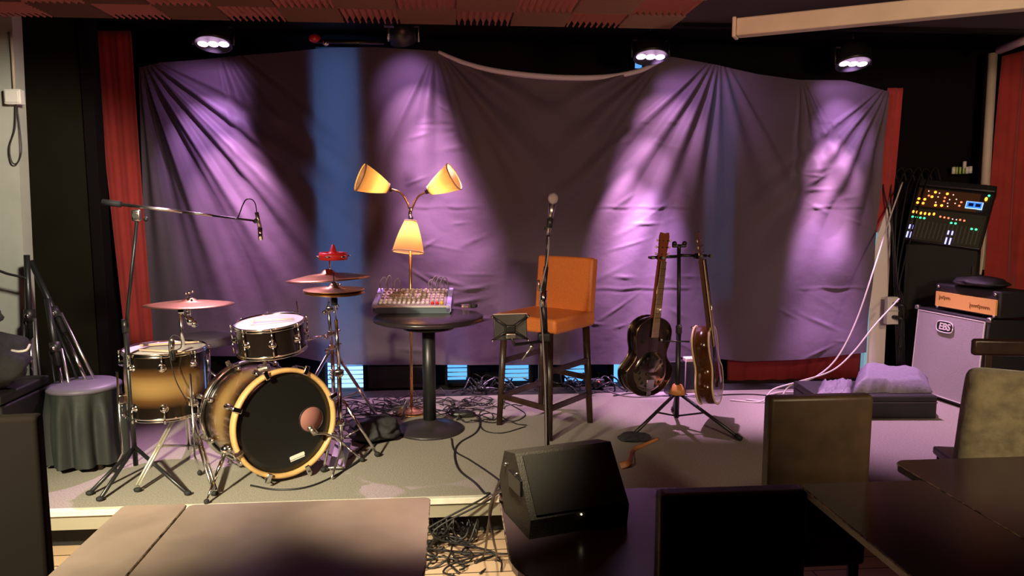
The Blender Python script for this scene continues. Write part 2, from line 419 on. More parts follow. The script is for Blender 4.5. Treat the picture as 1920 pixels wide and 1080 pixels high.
    h = MB().use(mat('cloth_hem', (.62, .5, .6), .6)); sp = spline(pts, 6)
    h.sweep(sp, [.012+.010*math.sin(PI*i/(len(sp)-1)) for i in range(len(sp))], 8); h.build('hem', o, label='pale rolled hem sagging between two pins')
    return o
build_cloth()

# ------------------------------------------------------------------ stage spotlights (real lamps on the ceiling bar)
def par_can(px, py, Y, beams, label, face=(0, -.30, -1), visible=True):
    c = PY(px, py, Y); t = thing('stage_spotlight', label, 'stage light', (c.x, c.y, c.z), 'stage spotlights above the backdrop')
    F = frame((0, 0, 0), face, (1, 0, 0)); r = .12
    s = MB(); s.use(black_metal).lathe([(0, -.16), (r*.55, -.16), (r*.9, -.10), (r, -.02), (r, .0), (r*.93, .0), (r*.93, -.015), (0, -.015)], F, 28); s.build('housing', t)
    for k in (-1, 0, 1):
        l = MB(); l.use(glow_led).ball(F @ V((k*.066, 0, -.004)), .034, (1, 1, .3), 14, F.to_3x3().to_4x4()); l.build('led_lens', t)
    y = MB(); y.use(black_metal)
    for k in (-1, 1): y.sweep([(k*(r+.01), 0, 0), (k*(r+.01), .02, .12)], .008, 6)
    y.sweep([(-r-.01, .02, .12), (r+.01, .02, .12)], .008, 6); y.cyl((0, .02, .12), (0, .02, .28), .012); y.build('yoke', t)
    for i, (tgt, pw, colr, ang, bl) in enumerate(beams):
        off = (F @ V((0, 0, .03)))
        o = spot('spot_beam', c+off, tgt, pw, colr, ang, bl, .02); o.parent = t; o.matrix_parent_inverse = Matrix.Identity(4); o.location = off
    return t
par_can(400, 84, 5.2, [(PY(395, 170, YC), 15, PURP, 74, 1), (PY(400, 270, YC), 95, PURP, 52, 1), (PY(440, 380, YC), 250, PINK, 40, 1), (PY(495, 490, YC), 330, PINK, 34, 1), (PZ(400, 820, ST+.2), 300, PINK, 58, .9)], 'leftmost lit stage spotlight above the drum kit')
par_can(1220, 108, 5.2, [(PY(1310, 185, YC), 30, PURP, 64, 1), (PY(1250, 250, YC), 62, PINK, 52, 1), (PY(1205, 350, YC), 170, PINK, 38, 1), (PY(1175, 490, YC), 900, PINK, 30, 1), (PY(1230, 590, YC), 700, PURP, 32, 1), (PZ(1290, 756, ST), 350, PINK, 42, .7)], 'lit stage spotlight above the guitars at the right end of the cloth swag')
par_can(1600, 121, 5.2, [(PY(1580, 170, YC), 15, PURP, 66, 1), (PY(1575, 245, YC), 60, PURP, 46, 1), (PY(1560, 340, YC), 210, PINK, 34, 1), (PY(1545, 470, YC), 420, PINK, 28, 1), (PY(1540, 600, YC), 620, PURP, 26, 1), (PZ(1680, 780, ST), 360, PINK, 56, .7)], 'rightmost lit stage spotlight above the amplifier corner')
def dark_lamp(px, py, Y, beams, label):
    c = PY(px, py, Y); t = thing('stage_spotlight', label, 'stage light', c, 'stage spotlights above the backdrop')
    F = frame((0, 0, 0), (.15, .55, -.8))
    s = MB(); s.use(black_metal).lathe([(0, -.15), (.05, -.15), (.085, -.10), (.09, .0), (.083, .0), (.083, -.012), (0, -.012)], F, 24); s.build('housing', t)
    l = MB(); l.use(glow_led).lathe([(0, -.03), (.06, -.03), (.06, -.034)], F, 20); l.build('led_lens', t)
    y = MB(); y.use(steel).sweep([(-.1, 0, .0), (-.1, 0, .1), (.1, 0, .1), (.1, 0, 0)], .007, 6); y.cyl((0, 0, .1), (0, 0, .24), .011); y.build('yoke', t)
    for tgt, pw, colr, ang, bl in beams:
        off = F @ V((0, 0, .03)); o = spot('spot_beam', c+off, tgt, pw, colr, ang, bl, .02); o.parent = t; o.matrix_parent_inverse = Matrix.Identity(4); o.location = off
dark_lamp(757, 78, 5.2, [(PY(768, 165, YC), 16, PURP, 66, 1), (PY(785, 240, YC), 70, PINK, 54, 1), (PY(815, 350, YC), 230, PINK, 42, 1), (PY(855, 470, YC), 380, PINK, 32, 1), (PZ(850, 745, ST), 240, PINK, 46, .5)], 'spotlight turned to the cloth, left of the swag, seen from its dark back')
# lighting bar
t = MB(); t.use(black_metal).sweep([PY(300, 60, 5.28)+V((0, 0, .24)), V((2.9, 5.28, PY(400, 60, 5.28).z+.22))], .02, 8)
tag(t.build('lighting_bar'), 'black horizontal bar carrying the stage spotlights', 'lighting bar')
# unlit hardware on the ceiling
t = MB(); t.use(steel).cyl(PY(729, 52, 4.9), PY(728, 74, 4.9), .008).use(black_metal).box(PY(729, 44, 4.9), (.06, .06, .04)); tag(t.build('ceiling_hook'), 'small metal hook hanging from the stage ceiling', 'hook')
t = MB(); t.use(black_metal).sweep([PY(590, 78, 5.1), PY(720, 80, 5.1)], .012, 8).use(mat('red_glass', (.5, .02, .02), .2)).ball(PY(590, 72, 5.1), .04, (1, 1, .7)).use(chrome).ball(PY(611, 80, 5.1), .022)
tag(t.build('lamp_clamp'), 'chrome and red clamp on the bar above the blue strip', 'clamp')
# screen housing
A, B = PZ(1382, 66, 2.42), PZ(1990, 8, 2.42)
d = (B-A); L = d.length
t = thing('screen_housing', 'long cream rectangular housing hung below the dark ceiling at upper right', 'screen housing', A)
s = MB(); R = Matrix.Rotation(math.atan2(d.y, d.x), 4, 'Z'); s.use(cream_paint).box(R @ V((L/2, 0, .03)), (L, .07, .075), R, .006); s.build('casing', t)
s = MB(); s.use(cream_paint).box(R @ V((-.008, 0, .03)), (.016, .08, .085), R, .004); s.build('end_cap', t)
# things on the left wall
c = PY(27, 182, YL-.03)
t = thing('junction_box', 'small white junction box on the grey wall at the left edge', 'junction box', c)
s = MB(); s.use(white_plastic).box((0, 0, 0), (.09, .05, .085), None, .006); s.build('box_body', t)
s = MB(); s.use(white_plastic).box((0, -.028, 0), (.07, .008, .065), None, .003); s.build('lid', t)
s = MB(); s.use(cream_paint).sweep([PY(20, 60, YL-.02), PY(24, 110, YL-.02), PY(27, 168, YL-.02)], .008, 8); tag(s.build('cable_conduit'), 'thin pale conduit running down the grey wall to the junction box', 'conduit')
s = MB(); s.use(cable_mat).tube([PY(30, 195, YL-.03), PY(28, 240, YL-.03), PY(18, 275, YL-.03), PY(22, 303, YL-.03), PY(32, 306, YL-.03), PY(40, 285, YL-.03), PY(38, 250, YL-.02), PY(32, 200, YL-.02)], .004)
tag(s.build('cable'), 'thin black cable loop hanging under the junction box', 'cable')

# ------------------------------------------------------------------ drums
def lug(F, r, ang, z, h, m=chrome):
    mb = MB(WORLD); a = math.radians(ang); c = F @ V((r*math.cos(a), r*math.sin(a), z)); n = (F.to_3x3() @ V((math.cos(a), math.sin(a), 0)))
    G = frame(c, n, F.to_3x3() @ V((0, 0, 1)))
    mb.use(m).lathe([(0, .022), (.010, .022), (.015, .012), (.020, 0), (.022, 0)], G, 12)
    mb.sweep([c+n*.018, c+n*.018+(F.to_3x3() @ V((0, 0, h)))], .0038, 6)
    e = c+n*.018+(F.to_3x3() @ V((0, 0, h))); mb.sweep([e, e+(F.to_3x3() @ V((0, 0, .018 if h > 0 else -.018)))], .007, 6)
    return mb
def burst_mat(name, rad, depth):
    """dark lacquer with a golden centre patch around the shell, in shell height"""
    m = bpy.data.materials.new(name); m.use_nodes = True; nt = m.node_tree; b = nt.nodes['Principled BSDF']
    at = nt.nodes.new('ShaderNodeAttribute'); at.attribute_name = 'burst'; rp = nt.nodes.new('ShaderNodeValToRGB')
    rp.color_ramp.elements[0].position = .35; rp.color_ramp.elements[0].color = (.008, .005, .003, 1)
    rp.color_ramp.elements[1].position = 1; rp.color_ramp.elements[1].color = (.27, .165, .06, 1)
    e = rp.color_ramp.elements.new(.7); e.color = (.10, .045, .015, 1)
    nt.links.new(at.outputs['Fac'], rp.inputs[0]); nt.links.new(rp.outputs[0], b.inputs['Base Color'])
    b.inputs['Roughness'].default_value = .22; b.inputs['Coat Weight'].default_value = .6; b.inputs['Coat Roughness'].default_value = .08
    return m
def shell(root, F, r, d, m, name='shell'):
    n, k = 64, 14; mb = MB(F)
    mb.use(m).lathe([(r, d*i/k) for i in range(k+1)], None, n)
    o = mb.build(name, root); at = o.data.attributes.new('burst', 'FLOAT', 'POINT')
    Fi = F.inverted()
    vals = []
    for v in o.data.vertices:
        z = (Fi @ (v.co+root.location)).z/d; vals.append(max(0, math.sin(PI*min(max(z, 0), 1)))**1.6)
    at.data.foreach_set('value', vals); return o
gloss_burst = burst_mat('sunburst_lacquer', 1, 1)
# -- bass drum
bc = PZ(533, 792, ST+.305); R_B = .275
ax = V((math.sin(math.radians(38)), -math.cos(math.radians(38)), .05)).normalized()
dep = .40
bd = thing('bass_drum', 'large bass drum with dark sunburst shell, maple hoop and black front head', 'bass drum', (bc.x, bc.y, ST))
F = frame(bc-ax*dep, ax, (1, 0, 0))
shell(bd, F, R_B-.012, dep, gloss_burst)
def hoop(z0, m1, name, lab=None):
    s = MB(F); s.use(m1).lathe([(R_B-.014, z0), (R_B+.004, z0), (R_B+.010, z0+.006), (R_B+.010, z0+.040), (R_B+.004, z0+.046), (R_B-.008, z0+.046), (R_B-.014, z0+.03)], None, 72, closed=True); return s.build(name, bd, label=lab)
hoop(dep-.012, maple, 'front_hoop', 'pale maple front hoop'); hoop(-.03, chrome, 'rear_hoop')
s = MB(F); s.use(mat('black_drum_head', (.010, .010, .009), .26, spec=.5)).lathe([(0, dep+.010), (R_B-.05, dep+.010), (R_B-.018, dep+.012), (R_B-.014, dep+.004)], None, 72); fh = s.build('front_head', bd)
# port hole in the head: dusky pink disc seen inside
Xa, Ya = F.to_3x3() @ V((1, 0, 0)), F.to_3x3() @ V((0, 1, 0)); hc = bc+ax*.012
Hx = V((ax.y, -ax.x, 0)).normalized()*-1; Hz = ax.cross(Hx)*-1
if Hx.x < 0: Hx = -Hx
if Hz.z < 0: Hz = -Hz
pc = hc+Hx*.145-Hz*.01
s = MB(WORLD); s.use(mat('dusky_pink_felt', (.30, .12, .10), .8)).lathe([(0, .002), (.066, .002), (.066, 0)], frame(pc, ax), 36); s.build('port_hole', bd, parent=fh)
s = MB(WORLD); s.use(black_plastic).lathe([(.066, .0), (.066, .004), (.071, .004), (.071, 0)], frame(pc, ax), 36, closed=True); s.build('port_ring', bd, parent=fh)
lc = hc-Hz*.19+Hx*.055; G = frame(lc+ax*.0005, ax, Hx); G = Matrix((Hx*math.cos(.16)+Hz*math.sin(.16), Hz*math.cos(.16)-Hx*math.sin(.16), ax)).transposed().to_4x4(); G.translation = lc
s = MB(WORLD); lab_m = mat('white_label_print', (.85, .82, .72), .5)
s.use(lab_m).prism([(-.041, -.008), (.041, -.008), (.043, .006), (.039, .012), (-.038, .012), (-.043, .006)], .001, G); s.prism([(-.041, -.016), (.040, -.016), (.041, -.011), (-.042, -.011)], .001, G); s.build('maker_label', bd, parent=fh, label='small white printed label with worn lettering')
for k in range(8):
    a = 22.5+45*k
    for side in (0, 1):
        z = dep+.012 if side else -.012; l = MB(F); ca, sa = math.cos(math.radians(a)), math.sin(math.radians(a))
        inner = .09 if side else .08
        zi = dep-inner if side else inner
        l.use(chrome).ball((ca*(R_B+.004), sa*(R_B+.004), zi), .017, (1, 1, 1.6), 10)
        l.sweep([(ca*(R_B+.022), sa*(R_B+.022), zi), (ca*(R_B+.022), sa*(R_B+.022), z+(.03 if side else -.02))], .0045, 6)
        l.box((ca*(R_B+.010), sa*(R_B+.010), z+(.03 if side else -.022)), (.05, .026, .012), rz(a), .004)
        l.build('tension_lug', bd)
for sgn, rot_ in ((-1, 0), (1, 0)):      # spurs
    sp = MB(WORLD); b0 = bc-ax*.10+Hx*sgn*.27-Hz*.10; foot = b0+Hx*sgn*.16+ax*.14; foot.z = ST+.012
    sp.use(chrome).ball(b0, .03, n=10).sweep([b0, b0+(foot-b0)*.55], .010, 8).sweep([b0+(foot-b0)*.5, foot], .007, 8).use(rubber).ball(foot, .014, n=8)
    sp.build('spur', bd)
mb = MB(WORLD); c = bc-ax*.21+Hz*(R_B-.01); mb.use(chrome).box(c, (.06, .05, .03), None, .006).sweep([c, c+V((.03, .02, .13))], .011, 8); mb.build('tom_mount', bd)
# microphone at the port with its cable
mp = pc+ax*.05-Hx*.02-Hz*.055
t = thing('drum_microphone', 'small pale clip microphone in front of the bass drum port', 'microphone', mp)
s = MB(WORLD); s.use(steel).sweep([mp-Hx*.012+Hz*.022, mp+Hx*.014-Hz*.014], [.014, .017], 10).ball(mp-Hx*.012+Hz*.022, .015, n=10); s.build('capsule', t)
s = MB(WORLD); s.use(steel).sweep(spline([mp+Hx*.014-Hz*.014, mp+Hx*.08-Hz*.03, mp+Hx*.16-Hz*.10, V((bc.x+.24, bc.y-.04, ST+.01))]), .006, 8); s.build('gooseneck', t)

def small_drum(name, label, cat, T, r, h, n, m, wing=False, hoopm=chrome, lab_head=None):
    base = T @ V((0, 0, 0)); t = thing(name, label, cat, (base.x, base.y, base.z))
    if m is gloss_burst: shell(t, T, r, h, m)
    else: s = MB(T); s.use(m).lathe([(r, 0), (r, h)], None, 56); s.build('shell', t)
    for z0, nm in ((h-.006, 'top_hoop'), (-.012, 'bottom_hoop')):
        s = MB(T); s.use(hoopm).lathe([(r+.002, z0), (r+.010, z0), (r+.007, z0+.004), (r+.007, z0+.015), (r+.010, z0+.020), (r+.002, z0+.020)], None, 56, closed=True); s.build(nm, t)
    s = MB(T); s.use(drum_skin).lathe([(0, h+.006), (r-.008, h+.006), (r+.003, h+.001)], None, 56); s.build('batter_head', t)
    s = MB(T); s.use(drum_skin).lathe([(0, -.004), (r-.008, -.004), (r+.003, -.001)], None, 56); s.build('lower_head', t)
    for k in range(n):
        a = 360/n*(k+.35)
        if h > .25:
            lug(T, r, a, h-.06, .055).build('lug', t); lug(T, r, a, .06, -.06).build('lug', t)
        else:
            o = lug(T, r, a, h/2, h/2); e = T @ V((r*math.cos(math.radians(a)), r*math.sin(math.radians(a)), h/2))
            nn = T.to_3x3() @ V((math.cos(math.radians(a)), math.sin(math.radians(a)), 0)); o.sweep([e+nn*.018, e+nn*.018-(T.to_3x3() @ V((0, 0, h/2)))], .0038, 6); o.build('lug', t)
    return t
# floor tom
fc = PY(309, 655, 4.12); ftop = fc.z; fh_ = .335
ft = small_drum('floor_tom', 'deep floor tom with dark shell and golden sunburst patch, white head', 'floor tom', tr(fc.x, fc.y, ftop-fh_), .205, fh_, 8, gloss_burst)
for a in (200, 320, 80):
    ca, sa = math.cos(math.radians(a)), math.sin(math.radians(a)); l = MB(WORLD)
    x, y = fc.x+ca*.235, fc.y+sa*.235
    l.use(chrome).sweep([(x, y, ftop-.10), (x, y, ST+.10), (x+ca*.04, y+sa*.04, ST+.02)], .006, 8).box((fc.x+ca*.22, fc.y+sa*.22, ftop-.25), (.035, .035, .05), rz(a), .006)
    l.use(rubber).ball((x+ca*.04, y+sa*.04, ST+.014), .014, n=8); l.build('leg', ft)
# tom mounted above the bass drum
tc_ = PY(505, 606, 4.02)
T = frame(tc_, (-.05, -.10, 1)) @ tr(0, 0, -.14)
small_drum('tom_drum', 'shallow dark drum with chrome lugs mounted above the bass drum', 'drum', T, .175, .14, 8, mat('black_gloss_shell', (.012, .008, .007), .15, coat=.5))
s = MB(WORLD); p0 = tc_+V((-.03, -.03, .018)); s.use(white_plastic).sweep([p0+V((-.05, 0, .0)), p0+V((.16, .03, .004))], .006, 8); s.ball(p0+V((-.05, 0, .0)), .013, (1.3, 1, .8), 8)
tag(s.build('drum_stick'), 'pale drumstick lying on the head of the shallow drum', 'drumstick')
# drumsticks on the floor tom
for (ax0, ay0, bx0, by0, lab) in ((262, 648, 372, 641, 'far drumstick lying across the floor tom head'), (262, 656, 345, 660, 'near drumstick lying across the floor tom head')):
    p, q_ = PZ(ax0, ay0, ftop+.018), PZ(bx0, by0, ftop+.018); s = MB(WORLD); s.use(mat('pale_stick_wood', (.7, .5, .36), .45)).sweep([p, p+(q_-p)*.9, q_], [.007, .006, .003], 8).ball(q_, .005, n=6)
    tag(s.build('drum_stick'), lab, 'drumstick')
# clip microphone on the floor tom
p = PY(322, 640, 3.92)
t = thing('tom_microphone', 'small black microphone clipped to the rim of the floor tom with a cable loop', 'microphone', (p.x, p.y, ftop))
s = MB(WORLD); s.use(black_metal).box((p.x, p.y+.005, ftop+.005), (.022, .03, .05), None, .004); s.build('clip', t)
s = MB(WORLD); s.use(steel).sweep([(p.x, p.y, ftop+.03), (p.x-.005, p.y+.02, ftop+.075)], [.010, .013], 10).ball((p.x-.006, p.y+.022, ftop+.082), .014, n=10); s.build('capsule', t)
s = MB(WORLD); s.use(cable_mat).tube([(p.x, p.y-.01, ftop+.03), (p.x+.05, p.y-.02, ftop+.05), (p.x+.05, p.y-.02, ftop+.10), (p.x+.015, p.y-.02, ftop+.115), (p.x-.005, p.y-.03, ftop+.06), (p.x+.02, p.y-.04, ftop-.1), (p.x+.07, p.y-.04, ftop-.22)], .0028); s.build('cable', t)
# throne
tp = PZ(388, 628, ST+.52)
t = thing('drum_throne', 'round padded drum stool behind the drums, purple-lit seat', 'drum stool', (tp.x, tp.y, ST))
s = MB(WORLD); s.use(mat('grey_vinyl', (.16, .14, .17), .35)).lathe([(0, .0), (.17, .0), (.19, -.01), (.196, -.03), (.19, -.06), (.16, -.068), (0, -.068)], tr(tp), 48); s.build('seat', t)
s = MB(WORLD); s.use(chrome).cyl(tp-V((0, 0, .07)), (tp.x, tp.y, ST+.12), .016); s.build('post', t)
for a in (30, 150, 270):
    l = MB(WORLD); l.use(chrome).sweep([(tp.x, tp.y, ST+.27), (tp.x+.24*math.cos(math.radians(a)), tp.y+.24*math.sin(math.radians(a)), ST+.012)], .011, 8); l.use(rubber).ball((tp.x+.24*math.cos(math.radians(a)), tp.y+.24*math.sin(math.radians(a)), ST+.014), .014, n=8); l.build('leg', t)

# cymbals and stands
def cymbal_prof(R): return [(0, .030), (R*.06, .030), (R*.13, .022), (R*.18, .010), (R*.5, .002), (R*.85, -.012), (R, -.019), (R, -.0205), (R*.5, 0), (R*.18, .008), (R*.12, .020), (0, .028)]
def tripod(t, c, zh, zf, spread, angs, r=.009, m=chrome, flat=False, brace=True):
    for a in angs:
        a = math.radians(a); f = V((c.x+spread*math.cos(a), c.y+spread*math.sin(a), zf+.014)); h = V((c.x+.02*math.cos(a), c.y+.02*math.sin(a), zh))
        l = MB(WORLD); l.use(m).sweep([h, f], r, 8, flat=.45 if flat else 1)
        if flat: l.sweep([h+V((0, 0, -.0)), f+V((0, 0, .0))], r*.6, 6)
        if brace: l.sweep([V((c.x, c.y, zf+.35*(zh-zf))), h+(f-h)*.5], r*.55, 6)
        l.use(rubber).ball(f+V((0, 0, .002)), .015, (1.2, 1, 1), 8); l.build('leg', t)
def wing(mb, c, d, s=.02): mb.ball(c, s*.55, n=8).ball(V(c)+V(d)*s, s*.5, (1, .5, .8), 8).ball(V(c)-V(d)*s, s*.5, (1, .5, .8), 8)
# crash on the left
cp = PY(356, 574, 4.2); st = V((PZ(362, 855, ST).x, 4.2, ST))
t = thing('cymbal_stand', 'chrome cymbal stand between floor tom and bass drum', 'cymbal stand', (st.x, st.y, ST), 'cymbal stands')
s = MB(WORLD); s.use(chrome).cyl((st.x, st.y, ST+.06), (st.x, st.y, ST+.62), .0125).cyl((st.x, st.y, ST+.60), (st.x-.01, st.y, ST+.86), .0095).cyl((st.x-.01, st.y, ST+.85), (cp.x+.005, cp.y, cp.z-.10), .0065); s.build('pole', t)
for z in (.30, .60, .85):
    s = MB(WORLD); s.use(chrome).box((st.x, st.y, ST+z), (.04, .035, .035), None, .008); wing(s, (st.x+.035, st.y-.01, ST+z), (0, 0, 1)); s.build('clamp', t)
s = MB(WORLD); s.use(chrome).ball((cp.x+.0, cp.y, cp.z-.085), .024, n=10).ball((cp.x+.02, cp.y, cp.z-.10), .02, n=10).cyl((cp.x, cp.y, cp.z-.09), (cp.x, cp.y, cp.z+.085), .004); wing(s, (cp.x, cp.y, cp.z+.075), (1, 0, .3), .018); s.use(rubber).cyl((cp.x, cp.y, cp.z-.012), (cp.x, cp.y, cp.z-.002), .016).cyl((cp.x, cp.y, cp.z+.032), (cp.x, cp.y, cp.z+.05), .014); s.build('tilter', t)
# wide double-braced legs, one running out to the stage edge
for (px, py) in ((258, 918), (402, 925), (375, 790)):
    f = PZ(px, py, ST+.012); h = V((st.x, st.y-.01, ST+.36)); l = MB(WORLD)
    side = (f-h).cross(V((0, 0, 1))).normalized()*.008
    l.use(chrome if px != 258 else mat('brushed_pale_metal', (.75, .72, .6), .3, .8))
    for sg in (-1, 1): l.sweep([h+side*sg, f+side*sg+V((0, 0, .02))], .0075, 6)
    l.sweep([V((st.x, st.y, ST+.08)), h+(f-h)*.55], .007, 6).ball(h+(f-h)*.55, .014, n=8)
    l.use(rubber).ball(f, .016, (1.3, 1, .8), 8); l.build('leg', t, label='wide double-strut leg' if px == 258 else None)
s = MB(); s.use(cym_bronze).lathe(cymbal_prof(.235), frame((0, 0, 0), (.01, .045, 1)), 64)
o = s.build('cymbal'); o.location = cp; o.scale = (1, 1, .75); tag(o, 'crash cymbal above the floor tom, left of the drum kit', 'cymbal', 'bronze cymbals')
# right cymbal
cp2 = PY(617, 527, 4.55); s2 = V((PZ(634, 790, ST).x, 4.72, ST))
t = thing('cymbal_stand', 'chrome stand under the large cymbal right of the bass drum', 'cymbal stand', (s2.x, s2.y, ST), 'cymbal stands')
s = MB(WORLD); s.use(chrome).cyl((s2.x, s2.y, ST+.05), (s2.x, s2.y, ST+.55), .0125).cyl((s2.x, s2.y, ST+.5), (s2.x-.01, s2.y-.05, ST+.80), .010).cyl((s2.x-.01, s2.y-.05, ST+.78), (cp2.x+.01, cp2.y, cp2.z-.03), .007).cyl((cp2.x+.01, cp2.y, cp2.z-.04), (cp2.x+.005, cp2.y, cp2.z+.14), .004); s.build('pole', t)
for z, dy in ((.53, 0), (.62, -.02), (.78, -.05)):
    s = MB(WORLD); s.use(chrome).box((s2.x, s2.y+dy, ST+z), (.045, .04, .035), None, .008); wing(s, (s2.x+.04, s2.y+dy-.01, ST+z), (.5, 0, 1)); s.ball((s2.x-.03, s2.y+dy-.015, ST+z-.02), .016, n=8); s.build('clamp', t)
s = MB(WORLD); s.use(chrome).sweep([(s2.x-.20, s2.y-.05, ST+.83), (s2.x-.17, s2.y-.05, ST+.58)], .006, 6).sweep([(s2.x-.17, s2.y-.05, ST+.58), (s2.x, s2.y-.03, ST+.62)], .007, 6).ball((s2.x-.17, s2.y-.05, ST+.58), .013, n=8); s.build('side_arm', t)
tripod(t, s2, ST+.50, ST, .36, (-20, 100, 215), .012, chrome, True)
o2 = dup(o, cp2, label='large cymbal tilted above the red tambourine stand, right of the drums'); o2.scale = (1.06, 1.06, 1.2); o2.rotation_euler = (.03, -.06, 0)
# tambourine on its rod
p = PY(625, 480, 4.55)
t = thing('tambourine', 'red ring with a pointed top on the rod above the right cymbals', 'tambourine', p)
s = MB(); s.use(red_plastic).lathe([(.068, -.022), (.082, -.022), (.086, 0), (.082, .022), (.068, .022)], None, 40, closed=True); s.build('ring', t)
s = MB(); s.use(red_plastic).lathe([(0, .07), (.008, .068), (.02, .03), (.04, .012), (.074, .004), (.074, -.004), (0, -.004)], None, 30); s.build('crown', t)
for k in range(6):
    a = 2*PI*k/6+.3; j = MB(); j.use(chrome).lathe([(0, -.004), (.018, -.004), (.020, 0), (.018, .004), (0, .004)], tr(.084*math.cos(a), .084*math.sin(a), .0), 12); j.build('jingle', t)
# hi-hat
hp = PY(627, 552, 4.3); hs = V((PZ(638, 868, ST).x, 4.12, ST)); hp = V((hs.x-.015, 4.12, PY(627, 552, 4.12).z))
t = thing('hi_hat_stand', 'chrome hi-hat stand with pedal right beside the bass drum', 'hi-hat stand', (hs.x, hs.y, ST), 'cymbal stands')
s = MB(WORLD); s.use(chrome).cyl((hs.x, hs.y, ST+.05), (hs.x, hs.y, ST+.50), .013).cyl((hs.x, hs.y, ST+.50), (hs.x-.008, hs.y, ST+.80), .010).cyl((hs.x-.008, hs.y, ST+.8), (hp.x, hp.y, hp.z+.12), .0035).use(rubber).cyl((hp.x, hp.y, hp.z-.06), (hp.x, hp.y, hp.z-.022), .018); s.build('pole', t)
s = MB(WORLD); s.use(chrome).box((hs.x, hs.y, ST+.5), (.05, .04, .04), None, .01).box((hs.x, hs.y, ST+.22), (.05, .05, .04), None, .01); wing(s, (hs.x-.04, hs.y-.02, ST+.5), (0, 0, 1)); s.cyl((hp.x, hp.y, hp.z+.03), (hp.x, hp.y, hp.z+.07), .014); wing(s, (hp.x+.02, hp.y, hp.z+.055), (1, 0, 0), .014); s.build('clutch', t)
s = MB(WORLD); s.use(steel).box((hs.x, hs.y-.05, ST+.045), (.09, .26, .012), rx(12), .003).use(chrome).box((hs.x, hs.y, ST+.03), (.05, .05, .05), None, .008); s.build('pedal', t)
tripod(t, hs, ST+.34, ST, .20, (250, 10, 130), .009, chrome, True)
s = MB(); s.use(cym_bronze).lathe(cymbal_prof(.165), None, 56); oh = s.build('hi_hat_cymbal'); oh.location = hp+V((0, 0, .012)); oh.rotation_euler = (.04, .03, 0); tag(oh, 'upper of the paired hi-hat cymbals under the tilted cymbal', 'cymbal', 'bronze cymbals')
s = MB(); s.use(cym_bronze).lathe([(r, -z) for r, z in cymbal_prof(.165)], None, 56); oh = s.build('hi_hat_cymbal'); oh.location = hp-V((0, 0, .022)); tag(oh, 'lower of the paired hi-hat cymbals, turned upside down', 'cymbal', 'bronze cymbals')
# black cloth pouch + cymbal bag lump
def lump(name, c, dims, m, seed, label, cat, amp=.25, sub=3, group=None, R=None):
    b = bmesh.new(); bmesh.ops.create_icosphere(b, subdivisions=sub+1, radius=1)
    for v in b.verts:
        n = noise.noise(v.co*1.6+V((seed, 0, 0)))+.35*noise.noise(v.co*3+V((0, seed, 0)))+.08*noise.noise(v.co*8+V((seed, seed, 0)))
        p = v.co*(1+amp*n); p = V((p.x*dims[0]/2, p.y*dims[1]/2, p.z*dims[2]/2))
        if R: p = R @ p
        p.z = max(p.z+dims[2]/2, 0); v.co = p
    for f in b.faces: f.smooth = True
    me = bpy.data.meshes.new(name); b.to_mesh(me); b.free(); me.materials.append(m)
    o = bpy.data.objects.new(name, me); COL.objects.link(o); o.location = c
    return tag(o, label, cat, group) if label else o
lump('cloth_pouch', PZ(700, 822, ST+.002), (.34, .30, .13), dark_cloth, 3, 'crumpled black cloth pouch on the stage right of the hi-hat', 'pouch', .3)

# ------------------------------------------------------------------ boom microphone stand at the left
b0 = PZ(256, 893, ST); top = PY(256, 404, b0.y)
t = thing('boom_microphone_stand', 'tall black boom microphone stand in front of the floor tom', 'microphone stand', (b0.x, b0.y, ST))
s = MB(WORLD); s.use(black_metal).cyl((b0.x, b0.y, ST+.06), (b0.x-.01, b0.y, ST+.80), .0125).cyl((b0.x-.01, b0.y, ST+.78), top-V((0, 0, .03)), .009).cyl((b0.x-.01, b0.y, ST+.77), (b0.x-.01, b0.y, ST+.84), .017); s.build('pole', t)
s = MB(WORLD); s.use(steel).box(top, (.045, .03, .06), None, .01).cyl(top+V((0, -.025, 0)), top+V((0, .02, 0)), .013).use(black_plastic).ball(top+V((.045, 0, -.02)), .013, n=8); s.build('clutch', t)
e0, e1 = PY(192, 379, b0.y), PY(478, 414, b0.y); s = MB(WORLD); s.use(steel).sweep([e0+(e1-e0)*.10, e0+(e1-e0)*.52], .0085, 8).sweep([e0+(e1-e0)*.5, e0+(e1-e0)*.72], .0065, 8).use(black_metal).sweep([e0+(e1-e0)*.72, e1], .005, 8).use(rubber).sweep([e0, e0+(e1-e0)*.12], .016, 10); s.build('boom_arm', t)
for (px, py) in ((168, 925), (238, 940), (352, 925)):
    f = PZ(px, py, ST+.01) if px != 238 else V((b0.x-.04, 3.63, ST+.01)); l = MB(WORLD); l.use(black_metal).sweep([(b0.x, b0.y, ST+.16), f], .010, 8).use(rubber).ball(f+V((0, 0, .002)), .016, (1.2, 1, .8), 8); l.build('leg', t)
mp = PY(486, 427, b0.y); mt = PY(481, 398, b0.y)
t = thing('condenser_microphone', 'slim silver microphone hanging from the tip of the boom arm', 'microphone', mp)
s = MB(WORLD); s.use(steel).sweep([mt+V((0, 0, .0)), mp+V((.004, 0, -.0))], .010, 10).use(chrome).sweep([mp+V((.004, 0, 0)), PY(489, 450, b0.y)], .012, 12); s.build('body', t)
s = MB(WORLD); s.use(black_metal).sweep([PY(478, 412, b0.y), PY(482, 415, b0.y)], .016, 10); s.build('clip', t)
s = MB(WORLD); s.use(cable_mat).tube([mt, PY(479, 383, b0.y), PY(472, 374, b0.y), PY(462, 374, b0.y), PY(455, 385, b0.y-.01), PY(446, 408, b0.y-.01), PY(440, 411, b0.y-.01)], .003); s.build('cable', t)

